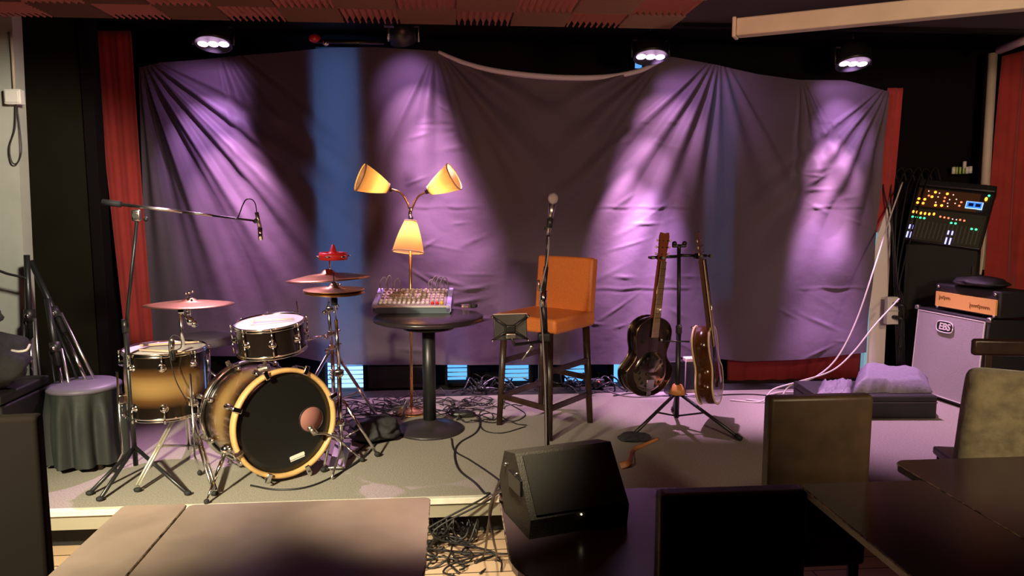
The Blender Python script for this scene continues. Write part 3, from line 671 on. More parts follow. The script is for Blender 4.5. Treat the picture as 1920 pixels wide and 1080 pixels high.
# ------------------------------------------------------------------ three-armed floor lamp
lb = PZ(772, 772, ST)
t = thing('floor_lamp', 'brass floor lamp with three lit pleated cone shades behind the mixer', 'floor lamp', (lb.x, lb.y, ST))
s = MB(WORLD); s.use(brass).lathe([(0, .035), (.02, .035), (.03, .022), (.10, .016), (.13, .008), (.13, 0), (0, 0)], tr(lb.x, lb.y, ST), 40); s.build('base', t)
pt = PY(769, 402, lb.y); s = MB(WORLD); s.use(brass).cyl((lb.x, lb.y, ST+.03), pt, .0105, .0095).use(chrome).cyl(pt-V((0, 0, .03)), pt+V((0, 0, .05)), .013); s.build('pole', t)
silk = bpy.data.materials.new('lit_pleated_silk'); silk.use_nodes = True; nt = silk.node_tree; b = nt.nodes['Principled BSDF']
b.inputs['Base Color'].default_value = (.85, .62, .36, 1); b.inputs['Roughness'].default_value = .7
tl_ = nt.nodes.new('ShaderNodeBsdfTranslucent'); tl_.inputs['Color'].default_value = (1, .66, .28, 1); mx = nt.nodes.new('ShaderNodeMixShader'); mx.inputs[0].default_value = .6
nt.links.new(b.outputs[0], mx.inputs[1]); nt.links.new(tl_.outputs[0], mx.inputs[2]); nt.links.new(mx.outputs[0], nt.nodes['Material Output'].inputs[0])
bulb_m = mat('warm_bulb', (1, .8, .5), .3, emit=25, ecol=(1, .62, .25))
def shade(neck, opening, r0, r1, bend, pw):
    neck, opening = V(neck), V(opening); ax_ = (opening-neck); L = ax_.length; F = frame(neck, ax_, (0, 1, 0))
    arm = MB(WORLD); pts = spline([pt-V((0, 0, .0))]+[V(q) for q in bend]+[neck], 8); arm.use(brass).sweep(pts, .007, 8).use(black_plastic).sweep([neck-ax_.normalized()*.03, neck+ax_.normalized()*.02], [.014, .02], 12)
    a = arm.build('arm', t)
    n = 96; mb = MB(F); mb.use(silk); rings = []
    for i in range(9):
        v = i/8; R_ = r0+(r1-r0)*v+.006*math.sin(PI*v); rings.append((R_, L*v))
    vs = [V(((R_+(.0022 if k % 2 else 0))*math.cos(2*PI*k/n), (R_+(.0022 if k % 2 else 0))*math.sin(2*PI*k/n), h)) for R_, h in rings for k in range(n)]
    mb.add(vs, [(j*n+k, j*n+(k+1) % n, (j+1)*n+(k+1) % n, (j+1)*n+k) for j in range(8) for k in range(n)], True)
    sh = mb.build('lamp_shade', t)
    mb = MB(F); mb.use(binding)
    mb.lathe([(r1-.001, L-.006), (r1+.004, L-.006), (r1+.004, L+.002), (r1-.001, L+.002)], None, 48, closed=True); mb.build('shade_trim', t, parent=sh); mb = MB(F); mb.use(binding); mb.lathe([(r0-.001, -.002), (r0+.004, -.002), (r0+.004, .006), (r0-.001, .006)], None, 40, closed=True); mb.build('shade_trim', t, parent=sh)
    mb = MB(F); mb.use(bulb_m).ball((0, 0, L*.38), .022, (1, 1, 1.3), 12).use(black_plastic).cyl((0, 0, 0), (0, 0, L*.26), .014); mb.build('bulb', t)
    l = bpy.data.lights.new('bulb_light', 'POINT'); l.energy = pw*1.5; l.color = (1, .64, .30); l.shadow_soft_size = .024
    o = bpy.data.objects.new('bulb_light', l); COL.objects.link(o); o.parent = t; o.location = (F @ V((0, 0, L*.40)))-t.location
yl = lb.y
shade(PY(727, 353, yl), PY(675, 332, yl-.06), .032, .094, [PY(766, 385, yl), PY(752, 362, yl)], 3.2)
shade(PY(805, 357, yl), PY(852, 331, yl-.05), .030, .094, [PY(775, 385, yl), PY(785, 368, yl)], 5.5)
shade(PY(770, 414, yl-.05), PY(765, 473, yl-.09), .038, .102, [PY(769, 404, yl-.03)], 4.5)

# ------------------------------------------------------------------ round bar table
tb = PZ(806, 806, ST); tz = ST+.735
t = thing('bar_table', 'small round black pedestal table carrying the mixing desk', 'table', (tb.x, tb.y, ST))
s = MB(WORLD); tabm = mat('black_table_laminate', (.03, .022, .026), .25); s.use(tabm).lathe([(0, 0), (.33, 0), (.342, -.006), (.342, -.026), (.33, -.032), (0, -.032)], tr(tb.x, tb.y, tz), 64); s.build('tabletop', t)
s = MB(WORLD); s.use(black_metal).cyl((tb.x, tb.y, ST+.05), (tb.x, tb.y, tz-.03), .041, n=24).lathe([(0, 0), (.16, 0), (.16, .012), (.05, .05), (0, .05)], tr(tb.x, tb.y, tz-.08), 24); s.build('column', t)
s = MB(WORLD); s.use(mat('dark_base_iron', (.03, .024, .026), .4)).lathe([(.0, .07), (.045, .07), (.06, .055), (.13, .035), (.205, .018), (.215, .010), (.215, 0), (0, 0)], tr(tb.x, tb.y, ST), 56); s.build('foot_plate', t)

# mixing desk: local frame x right, y back
mx0 = PZ(776, 582, tz)
t = thing('mixing_desk', 'white and blue mixing desk with rows of knobs on the round table', 'mixing desk', (mx0.x, mx0.y+.02, tz+.001), rot=-3)
W2, D2, h0, h1 = .245, .165, .045, .115
prof = [(-D2, 0), (D2, 0), (D2, h1), (-D2+.02, h0), (-D2, h0-.012)]
YZ = Matrix(((0, 0, 1, 0), (1, 0, 0, 0), (0, 1, 0, 0), (0, 0, 0, 1)))
s = MB(); s.use(mat('blue_grey_case', (.12, .17, .20), .45)).prism(prof, 2*W2, YZ, -W2); s.build('case', t)
sl = math.atan2(h1-h0, 2*D2-.02); PL = Matrix.Translation((0, -D2+.02, h0+.001)) @ Matrix.Rotation(sl, 4, 'X'); LL = (2*D2-.02)/math.cos(sl)
s = MB(); s.use(mat('warm_grey_panel', (.28, .22, .20), .5)).box(PL @ V((0, LL/2, .001)), (2*W2-.06, LL-.006, .004), PL.to_3x3().to_4x4()); s.build('control_panel', t)
s = MB(); s.use(mat('lilac_side_cheek', (.42, .36, .75), .45)).prism(prof, .03, YZ @ tr(0, .01), W2-.024); s.build('side_cheek', t)
s = MB(); s.use(mat('lilac_side_cheek', (.42, .36, .75), .45)).prism(prof, .03, YZ @ tr(0, .01), -W2-.006); s.build('side_cheek', t)
s = MB(); s.use(white_plastic).box((0, -D2+.008, h0-.002), (2*W2-.01, .022, .012), None, .003); s.build('front_strip', t)
kb = {}
for nm, cc in (('pale', (.65, .53, .44)), ('tan', (.45, .35, .28)), ('red', (.8, .04, .03)), ('yellow', (.9, .6, .05)), ('white', (.85, .8, .72))):
    kb[nm] = mat('knob_'+nm, cc, .4)
def knob_obj(m, r, h, nm='knob'):
    k = MB(); k.use(m).lathe([(0, h), (r*.8, h), (r, h*.7), (r*1.15, 0), (0, 0)], PL.to_3x3().to_4x4(), 12); return k.build(nm, t)
protos = {}
for row in range(6):
    for c in range(14):
        x = -W2+.045+c*(2*W2-.10)/13; v = .028+row*.050; key = 'white' if row == 0 else ('pale' if row % 2 else 'tan')
        if row == 0 and c > 10: key = 'red' if c < 13 else 'yellow'
        r, h = (.0105, .014) if row == 0 else ((.0085, .016) if row > 3 else (.0095, .014))
        kk = (key, r)
        loc = PL @ V((x, v+(.006 if (row == 0 and c in (5, 7, 9, 10)) else 0), .003))
        if kk not in protos: protos[kk] = knob_obj(kb[key], r, h); protos[kk].location = loc
        else: q_ = protos[kk].copy(); COL.objects.link(q_); q_.location = loc
# cables into the desk
cab = mx0
def cable(pts, label, r=.004, m=cable_mat, group=None, k=8, name='cable'):
    s = MB(WORLD); s.use(m).tube(pts, r, 6, k); return tag(s.build(name), label, 'cable', group)
def bowcable(px0, px1, ph, label, m=cable_mat):
    cable([PY(px0, 546, mx0.y+.13), PY(px0-2, 530, mx0.y+.14), PY((px0+px1)/2, ph, mx0.y+.15), PY(px1, 532, mx0.y+.16), PY(px1+3, 560, mx0.y+.2), PY(px1+4, 600, mx0.y+.33)], label, .0042, m, 'patch cables behind the mixing desk')
for i, (a0, a1, ph) in enumerate(((715, 726, 520), (726, 735, 517), (742, 750, 523), (812, 822, 518), (820, 832, 519), (828, 840, 520), (806, 818, 524))):
    bowcable(a0, a1, ph, 'short black patch cable arching behind the mixing desk', cable_grey)
p = PZ(873, 578, tz)
t = thing('direct_box', 'small silver and black box lying right of the mixing desk', 'box', p)
s = MB(); s.use(steel).box((0, 0, .014), (.06, .045, .022), rz(12), .004); s.build('box_body', t)
s = MB(); s.use(chrome).cyl((-.02, -.03, .014), (-.02, -.02, .014), .007).cyl((.01, -.03, .014), (.01, -.02, .014), .007); s.build('socket', t)
s = MB(); s.use(black_plastic).box((.055, .02, .012), (.04, .05, .022), rz(-20), .005); s.build('plug', t)

# ------------------------------------------------------------------ bar stool
fL, lL, rL = PZ(1030, 826, ST), PZ(936, 796, ST), PZ(1106, 792, ST)
u = (rL-fL); v = (lL-fL); bL = fL+u+v    # back corner
ctr = (rL+lL)/2; t = thing('bar_stool', 'tall bar stool with orange leather seat and back on dark wooden legs', 'bar stool', (ctr.x, ctr.y, ST))
un, vn = u.normalized(), v.normalized(); un, vn = V((un.x, un.y, 0)), V((vn.x, vn.y, 0))
zs = ST+.655
for p, fl in ((fL, (1, 1)), (lL, (1, -1)), (rL, (-1, 1)), (bL, (-1, -1))):
    inn = (ctr-p); inn.z = 0; inn.normalize(); top_ = V((p.x, p.y, zs))+inn*.035
    l = MB(WORLD); l.use(dark_wood).sweep([V((p.x, p.y, ST)), top_], [.024, .029], 4); l.build('leg', t)
def rail(p, q_, z, nm='stretcher', h=.035):
    d_ = (q_-p); ang = math.atan2(d_.y, d_.x); i1 = (ctr-(p+q_)/2).normalized()*.012
    s = MB(WORLD); s.use(dark_wood).box(V(((p.x+q_.x)/2+i1.x, (p.y+q_.y)/2+i1.y, z)), (d_.length-.04, .018, h), Matrix.Rotation(ang, 4, 'Z'), .003); s.build(nm, t)
rail(fL, lL, ST+.19); rail(fL, rL, ST+.19); rail(fL, rL, ST+.42); rail(lL, bL, ST+.42); rail(rL, bL, ST+.30); rail(lL, bL, ST+.19)
ang = math.atan2(un.y, un.x); Rm = Matrix.Rotation(ang, 4, 'Z')
sc_ = V((ctr.x, ctr.y, zs+.035))
s = MB(WORLD); s.use(leather).box(sc_+V((0, 0, .0)), (u.length+.0, v.length+.02, .095), Rm, .022, 4); s.build('seat', t)
# backrest along the rear-right edge (from bL to rL): faces towards -u
bc_ = (bL+rL)/2; bc_.z = zs+.06+.165; rk = Matrix.Rotation(math.radians(6), 4, 'Y')
s = MB(WORLD); s.use(leather).box(V((bc_.x, bc_.y, bc_.z))-un*.0, (.07, v.length-.01, .40), Rm @ rk, .02, 4); s.build('backrest', t)
# ------------------------------------------------------------------ vocal microphone stand
mb0 = V((PY(1027, 840, 3.95).x, 3.95, ST)); k1, k2, k3 = PY(1014, 560, 3.95), PY(1028, 440, 3.93), PY(1037, 372, 3.92)
t = thing('microphone_stand', 'straight microphone stand in front of the orange stool behind the wedge monitor', 'microphone stand', mb0)
s = MB(WORLD); s.use(mat('worn_black_pole', (.05, .045, .03), .28, .6)).cyl(mb0+V((0, 0, .01)), PY(1021, 620, 3.95), .013).use(black_metal).cyl(PY(1021, 630, 3.95), PY(1018, 555, 3.95), .019).cyl(PY(1018, 560, 3.95), PY(1024, 500, 3.95), .013).cyl(PY(1024, 505, 3.95), k2, .009).use(chrome).cyl(PY(1018, 575, 3.945), PY(1019, 545, 3.945), .0195); s.build('pole', t)
s = MB(WORLD); s.use(black_metal).lathe([(0, .03), (.02, .03), (.05, .02), (.12, .014), (.125, 0), (0, 0)], tr(mb0), 36); s.build('base', t)
s = MB(WORLD); s.use(steel).sweep([PY(1010, 525, 3.94), PY(1011, 545, 3.94)], .007, 8).sweep([PY(1011, 543, 3.94), PY(1018, 545, 3.95)], .006, 8); s.build('clamp_lever', t)
t2 = thing('vocal_microphone', 'silver ball-head vocal microphone on top of the straight stand', 'microphone', k2)
s = MB(WORLD); s.use(steel).sweep([k2, k2+(k3-k2)*.45], [.011, .013], 12).sweep([k2+(k3-k2)*.42, k2+(k3-k2)*.85], [.012, .019], 14); s.build('handle', t2)
s = MB(WORLD); s.use(mat('silver_grille', (.75, .72, .68), .45, .9, bump=.6, scale=700)).ball(k3, .027, (1, 1, 1.1), 20); s.build('grille', t2)
s = MB(WORLD); s.use(black_plastic).sweep([k2+(k3-k2)*.2, k2+(k3-k2)*.45], .017, 12).sweep([k2+(k3-k2)*.25, k2+(k3-k2)*.2+V((-.025, 0, -.01))], .006, 8); s.build('clip', t2)
cable([k2+V((.0, -.02, -.01)), PY(1029, 460, 3.92), PY(1026, 490, 3.915), PY(1019, 520, 3.91), PY(1012, 560, 3.91), PY(1017, 620, 3.91), PY(1022, 720, 3.92), PY(1024, 800, 3.92), PY(1024, 880, 3.9)], 'pale cable winding down the straight microphone stand', .0045, cable_grey)
# tablet holder clamped to the stand
c = PY(957, 613, 3.88); t3 = thing('tablet', 'black tablet seen from the back, clamped beside the straight microphone stand', 'tablet', c)
Rt = rz(6) @ rx(-8)
s = MB(WORLD); s.use(mat('dark_tablet_back', (.03, .032, .026), .4)).box(c, (.178, .010, .135), Rt, .004); s.build('case', t3)
s = MB(WORLD); s.use(cream_paint).box(c+Rt.to_3x3() @ V((0, 0, .068)), (.182, .014, .006), Rt, .002); s.build('edge', t3)
c2 = c+V((0, -.028, -.005)); t4 = thing('tablet_holder', 'black metal bracket gripping the tablet on the microphone stand', 'holder', c2)
s = MB(WORLD); s.use(black_metal)
for sx, sz in ((-1, 1), (1, 1), (-1, -1), (1, -1)): s.sweep([c2, c2+V((sx*.088, .008, sz*.058))], .006, 6)
s.box(c2, (.05, .02, .04), None, .006).use(steel).box(c2+V((.0, -.012, -.035)), (.055, .02, .028), None, .006); s.build('bracket', t4)
for sx, sz in ((-1, 1), (1, 1), (-1, -1), (1, -1)):
    s = MB(WORLD); s.use(chrome).ball(c2+V((sx*.094, .016, sz*.064)), .009, (1, 1.6, 1), 8); s.build('grip', t4)
s = MB(WORLD); s.use(black_metal).sweep([c2+V((0, -.01, -.04)), c2+V((.02, -.0, -.085)), PY(1018, 640, 3.93)], .009, 8).use(black_plastic).box(PY(1020, 632, 3.94), (.07, .05, .05), None, .01); s.build('arm', t4)
s = MB(WORLD); s.use(steel).sweep([PY(998, 648, 3.9), PY(978, 676, 3.9)], .006, 6).ball(PY(996, 650, 3.9), .014, n=8); s.build('clamp_screw', t4)

# ------------------------------------------------------------------ guitars and stand
gs = PZ(1268, 797, ST); gtop = PY(1273, 470, gs.y)
t = thing('guitar_stand', 'tall black tripod stand holding both guitars by their necks', 'guitar stand', (gs.x, gs.y, ST))
s = MB(WORLD); s.use(black_metal).cyl((gs.x, gs.y, ST+.05), (gs.x, gs.y, ST+.62), .016).cyl((gs.x, gs.y, ST+.6), gtop, .012).box((gs.x, gs.y, ST+.63), (.035, .035, .06), None, .008); s.build('pole', t)
s = MB(WORLD); s.use(mat('tan_plastic_hub', (.62, .27, .08), .45)).lathe([(.0, .03), (.03, .03), (.045, .0), (.06, -.03), (.0, -.03)], tr(gs.x, gs.y, ST+.24), 6); s.build('hub', t, label='tan plastic hub where the legs join')
for px, py in ((1180, 822), (1390, 824), (1262, 768)):
    f = PZ(px, py, ST+.012); h = V((gs.x, gs.y, ST+.22)); l = MB(WORLD); l.use(black_metal).sweep([h, f], .011, 8).sweep([V((gs.x, gs.y, ST+.06)), h+(f-h)*.45], .006, 6).use(rubber).sweep([f+(h-f)*.08, f], .016, 8); l.build('leg', t)
hl, hr = PY(1232, 484, gs.y-.08), PY(1322, 481, gs.y-.05)
for hh, sg in ((hl, -1), (hr, 1)):
    s = MB(WORLD); z = hh.z; s.use(black_metal).sweep([(gs.x, gs.y, z+.005), (hh.x-sg*.03, hh.y+.06, z)], .010, 8).box((hh.x-sg*.035, hh.y+.05, z), (.04, .04, .035), None, .006)
    for q_ in (-1, 1): s.sweep([(hh.x+q_*.032-sg*.0, hh.y+.06, z), (hh.x+q_*.032, hh.y-.03, z+.004)], .010, 8)
    s.sweep([(hh.x-.035, hh.y+.06, z), (hh.x+.035, hh.y+.06, z)], .010, 8); s.build('neck_holder', t)
s = MB(WORLD); s.use(black_plastic).box(gtop+V((0, 0, .03)), (.09, .02, .02), None, .006).cyl(gtop, gtop+V((0, 0, .04)), .013).ball(gtop+V((-.03, 0, .045)), .016, n=8).ball(gtop+V((.035, 0, .045)), .016, n=8); s.build('handle', t)
s = MB(WORLD); s.use(black_metal).sweep([(gs.x-.12, gs.y-.02, ST+.56), (gs.x+.16, gs.y-.02, ST+.55)], .006, 6).use(chrome).ball((gs.x-.12, gs.y-.03, ST+.57), .012, n=8).ball((gs.x+.07, gs.y-.03, ST+.56), .010, n=8).ball((gs.x, gs.y-.02, ST+.655), .012, n=8); s.build('body_rest', t)
def outline(n=72, W=.19, Wu=.14, Ww=.115, L=.51, cut=False):
    zs_ = [0, .03, .10, .20, .29, .38, .45, .49]; ws = [0.0, .62*W, .97*W, .93*W, Ww, Wu, .74*Wu, 0.0]
    pts = []
    zz = np.concatenate([[0], L*(1-np.cos(np.linspace(0.18, PI-.18, n//2-1)))/2, [L]])
    for z in zz:
        zn = z/L
        lower = W*math.sqrt(max(0, 1-((zn-.30)/.30)**2)) if zn < .30 else None
        upper = Wu*math.sqrt(max(0, 1-((zn-.80)/.20)**2)) if zn > .80 else None
        if lower is not None: w_ = lower
        elif upper is not None: w_ = upper
        else:
            q_ = (zn-.30)/.50
            base = W+(Wu-W)*(3*q_*q_-2*q_**3); dip = (base-Ww)*math.sin(PI*min(max(q_*1.02, 0), 1))**2*.95; w_ = base-dip
        pts.append((w_, z))
    return [(w_, z) for w_, z in pts]+[(-w_, z) for w_, z in pts[::-1][1:-1]]
def place(bottom, top, yaw):     # frame: z along the neck, -y is the guitar's face
    z = (top-bottom).normalized(); x = rz(yaw).to_3x3() @ V((1, 0, 0)); return frame(bottom, z, x)
def guitar(root, G, side_m, front_m, bind_m, depth, wood, L=.51, full=1.02, face=None, metal=False, W=.19):
    O = outline(W=W); XZ = G @ Matrix(((1, 0, 0, 0), (0, 0, 1, 0), (0, 1, 0, 0), (0, 0, 0, 1)))   # poly (x,z) extruded in +y
    s = MB(XZ); s.use(side_m).prism(O, depth, None, 0, True); body = s.build('body', root)
    s = MB(XZ); s.use(front_m).prism([(x*.985, .004+z*.984) for x, z in O], .006, None, -.004); top_ = s.build('top_plate', root)
    for yy in (0, depth):
        s = MB(G); pts = [V((x, yy, z)) for x, z in O]; s.use(bind_m).sweep(pts+[pts[0], pts[1]], .0048 if bind_m is not binding else .0068, 6, cap=False); s.build('binding', root)
    nb, nt_ = L-.005, full-.18
    s = MB(G); s.use(wood).prism([(-.028, nb-.03), (.028, nb-.03), (.022, nt_), (-.022, nt_)], .022, Matrix(((1, 0, 0, 0), (0, 0, 1, 0), (0, 1, 0, 0), (0, 0, 0, 1))), 0); s.build('neck', root)
    s = MB(G); s.use(mat('fretboard', (.34, .22, .13), .5)).prism([(-.029, nb-.12), (.029, nb-.12), (.022, nt_), (-.022, nt_)], .007, Matrix(((1, 0, 0, 0), (0, 0, 1, 0), (0, 1, 0, 0), (0, 0, 0, 1))), -.013)
    s.use(bind_m)
    for sx in (-1, 1): s.sweep([(sx*.029, -.010, nb-.12), (sx*.022, -.010, nt_)], .0035, 4)
    s.use(chrome)
    Ls = nt_-(nb-.16)
    for k in range(1, 19):
        z = nt_-Ls*1.55*(1-2**(-k/12.0))
        if z > nb-.12: s.box((0, -.0145, z), (.050, .002, .002))
    s.build('fretboard', root)
    s = MB(G); s.use(wood).prism([(-.026, nt_), (.026, nt_), (.036, full-.03), (.030, full), (0, full-.008), (-.030, full), (-.036, full-.03)], .016, Matrix(((1, 0, 0, 0), (0, 0, 1, 0), (0, 1, 0, 0), (0, 0, 0, 1))), 0); hd = s.build('headstock', root)
    for k in range(3):
        for sx in (-1, 1):
            z = nt_+.045+k*.042; m = MB(G); m.use(chrome).sweep([(sx*.033, .008, z), (sx*.046, .008, z)], .0035, 6).use(binding).ball((sx*.052, .008, z), .009, (.7, .5, 1), 8).use(chrome).cyl((sx*.018, -.010, z), (sx*.018, 0, z), .004); m.build('tuning_peg', root, parent=hd)
    s = MB(G); s.use(chrome)
    for k in range(6):
        x = -.019+k*.0076; s.sweep([(x*1.2, -.022, .13), (x*.8, -.017, nt_)], .0009, 3)
    s.build('strings', root)
    return body
# resonator
gb, gt = PY(1213, 742, gs.y-.02), PY(1248, 436, gs.y-.06)
root = thing('resonator_guitar', 'shiny dark metal-bodied resonator guitar with a chrome cover plate, hanging at left', 'guitar', gb)
G = place(gb, gt, 24)
dmet = mat('dark_nickel_body', (.10, .07, .05), .16, .9, noisy=.3, scale=9)
full = (gt-gb).length
guitar(root, G, dmet, dmet, mat('dark_edge_nickel', (.25, .19, .13), .25, 1), .085, mat('red_brown_mahogany', (.26, .07, .03), .35), full=full, W=.185)
s = MB(G); FR = frame((0, -.005, .16), (0, -1, 0)); s.use(mat('chrome_cover_plate', (.55, .48, .40), .16, 1)).lathe([(0, .020), (.035, .018), (.06, .012), (.10, .010), (.128, .004), (.132, 0)], FR, 48); cp_ = s.build('cover_plate', root)
s = MB(G); s.use(black_plastic)
for k in range(16):
    a = 2*PI*k/16; s.ball((.095*math.cos(a), -.0155, .16+.095*math.sin(a)), .011, (1, .2, 1), 8)
s.build('cover_holes', root, parent=cp_)
s = MB(G); s.use(dark_wood).box((0, -.028, .15), (.09, .012, .018), None, .004).use(chrome).box((0, -.02, .085), (.06, .006, .06), None, .003).box((0, -.013, .03), (.035, .005, .06), None, .002); s.build('bridge_cover', root)
for sx in (-1, 1):
    s = MB(G); s.use(black_plastic).box((sx*.085, -.006, .385), (.022, .003, .075), rz(0), .001)
    s.build('sound_hole', root)
# acoustic seen from its side
gb, gt = PY(1350, 752, gs.y+.03), PY(1311, 434, gs.y-.06)
root = thing('acoustic_guitar', 'sunburst acoustic guitar with cream binding seen from its side, hanging at right', 'guitar', gb)
G = place(gb, gt, 60); full = (gt-gb).length
sun = bpy.data.materials.new('sunburst_top'); sun.use_nodes = True; nt = sun.node_tree; b = nt.nodes['Principled BSDF']; b.inputs['Roughness'].default_value = .18; b.inputs['Coat Weight'].default_value = .5
b.inputs['Base Color'].default_value = (.07, .03, .03, 1)
guitar(root, G, mat('brown_lacquered_sides', (.11, .036, .008), .2, coat=.5, noisy=.5, scale=5), sun, binding, .105, mat('dark_neck_wood', (.09, .035, .02), .4), full=full, W=.19)
s = MB(G); s.use(black_plastic).lathe([(0, .0015), (.048, .0015), (.048, 0)], frame((0, -.005, .33), (0, -1, 0)), 32); s.build('sound_hole', root)
s = MB(G); s.use(mat('tortoise_guard', (.02, .01, .01), .2)).prism([(-.02, .20), (-.09, .19), (-.10, .25), (-.06, .31), (-.045, .30)], .003, Matrix(((1, 0, 0, 0), (0, 0, 1, 0), (0, 1, 0, 0), (0, 0, 0, 1))), -.0065); s.build('pickguard', root)
s = MB(G); s.use(dark_wood).box((0, -.009, .135), (.13, .010, .024), None, .003); s.build('bridge', root)
s = MB(WORLD); s.use(chrome).cyl(G @ V((0, .10, .49)), G @ V((.0, .12, .51)), .007).ball(G @ V((0, .12, .512)), .010, n=8); s.build('strap_button', root)

# leather strap end and cable on the stage in front of the stand
s = MB(WORLD); pts = spline([PZ(1163, 874, ST+.012), PZ(1180, 866, ST+.03), PZ(1186, 845, ST+.012), PZ(1205, 835, ST+.010), PZ(1235, 822, ST+.010)], 8)
s.use(mat('tan_strap_leather', (.55, .22, .08), .5)).sweep(pts, [.020-.012*i/len(pts) for i in range(len(pts))], 8, flat=.2); tag(s.build('guitar_strap'), 'tan leather strap lying on the stage beside the wedge monitor', 'strap')
lump('cloth_bundle', PZ(1190, 826, ST+.002), (.20, .13, .05), dark_cloth, 9, 'flat dark cloth lying by the foot of the guitar stand', 'cloth', .3)

# ------------------------------------------------------------------ right corner: cabinet, amplifier head, console
P0, P1 = PZ(1703, 733, ST), PZ(1834, 777, ST); d = P1-P0; cw = d.length; yw = math.degrees(math.atan2(d.y, d.x))
t = thing('speaker_cabinet', 'tall black bass speaker cabinet with grey grille cloth and oval badge', 'speaker cabinet', P0, rot=yw)
LN = rx(-3)
s = MB(LN); s.use(tolex).box((cw/2, .20, .335), (cw, .40, .64), None, .012); o = s.build('body', t)
grl = mat('silver_grey_grille_cloth', (.40, .36, .37), .8, noisy=.15, bump=.4, scale=400)
for o_, (m_, z_) in enumerate(((grl, 0),)):
    s = MB(LN); s.use(m_).box((cw/2, -.003, .335), (cw-.05, .012, .59)); gr_o = s.build('grille', t)
s = MB(LN); s.use(white_plastic)
s.box((cw/2, -.009, .632), (cw-.05, .006, .006)).box((cw/2, -.009, .038), (cw-.05, .006, .006)).box((.025, -.009, .335), (.006, .006, .6)).box((cw-.025, -.009, .335), (.006, .006, .6)); s.build('piping', t, parent=gr_o)
for cx_ in (0, cw):
    for cz_ in (.02, .65): s = MB(LN); s.use(steel).box((cx_, 0.005, cz_), (.035, .035, .035), None, .01); s.build('corner_cap', t)
bx, bz_ = cw*.46, .545; rr = [(bx+.075*math.copysign(abs(math.cos(a))**.6, math.cos(a)), bz_+.04*math.copysign(abs(math.sin(a))**.6, math.sin(a))) for a in [2*PI*k/32 for k in range(32)]]
XZl = LN @ Matrix(((1, 0, 0, 0), (0, 0, 1, 0), (0, 1, 0, 0), (0, 0, 0, 1)))
s = MB(XZl); s.use(black_plastic).prism(rr, .008, None, -.019); bd_ = s.build('badge', t)
s = MB(LN); s.use(white_plastic).sweep([V((x, -.020, z)) for x, z in rr]+[V((rr[0][0], -.020, rr[0][1]))], .004, 6); s.build('badge_rim', t, parent=bd_)
def local_text(name, txt, M_, size, m, root, parent, shear=0, bold=.0):
    cu = bpy.data.curves.new(name, 'FONT'); cu.body = txt; cu.size = size; cu.align_x = 'CENTER'; cu.align_y = 'CENTER'; cu.extrude = .001; cu.shear = shear; cu.offset = bold
    x = bpy.data.objects.new('tmp', cu); COL.objects.link(x); bpy.context.view_layer.update()
    me = bpy.data.meshes.new_from_object(x.evaluated_get(bpy.context.evaluated_depsgraph_get())); bpy.data.objects.remove(x)
    me.transform(M_); me.materials.clear(); me.materials.append(m); o = bpy.data.objects.new(name, me); COL.objects.link(o); o.parent = parent; return o
local_text('badge_lettering', 'EBS', LN @ tr(bx, -.0215, bz_) @ rx(90), .068, white_plastic, t, bd_, .12, .0018)
# amp head, standing on the cabinet: local x along the front again
hb = t.matrix_basis
R_ = Matrix.Rotation(math.radians(yw), 4, 'Z'); hd0 = V(P0)+R_.to_3x3() @ (LN.to_3x3() @ V((cw*.22, .02, .662)))
t = thing('amplifier_head', 'black amplifier head with yellow front panel and script lettering on top of the cabinet', 'amplifier', hd0, rot=yw)
s = MB(); s.use(tolex).box((.275, .14, .095), (.56, .27, .18), None, .012); s.build('body', t)
s = MB(); s.use(mat('yellow_front_panel', (.78, .44, .12), .45)).box((.275, -.002, .075), (.52, .014, .105)); pn = s.build('front_panel', t)
ink = mat('brown_ink', (.25, .11, .02), .6)
for (x0_, L_, z_, sd) in ((.045, .12, .088, 1), (.32, .19, .066, 4)):    # blurred cursive lettering
    rg = random.Random(sd); pts = []; n_l = int(L_/.016)
    for k in range(n_l*6):
        a = k/6*2*PI; hh = (.016 if (k//6) in (0, n_l//2) else .008)*(1.3 if k < 6 else 1)
        pts.append((x0_+k/6*.016+.006*math.sin(a), -.0105, z_+hh*math.cos(a)))
    s = MB(); s.use(ink).sweep(pts, .0022, 5); s.build('script_lettering', t, parent=pn)
for x in (.03, .52):
    for z in (.165, .016): s = MB(); s.use(steel).ball((x, -.002, z), .011, n=8); s.build('corner_cap', t)
s = MB(); s.use(black_plastic).sweep(spline([(.15, .14, .185), (.17, .14, .215), (.38, .14, .215), (.40, .14, .185)]), .012, 8); s.build('handle', t)
s = MB(); s.use(black_plastic)
hz = hd0+V((0, 0, .188))
lump('gear_bag', hz+R_.to_3x3() @ V((.30, .10, .0)), (.30, .40, .075), tolex, 12, 'soft black bag lying on the yellow-fronted amplifier head', 'bag', .22)
s.b.free()
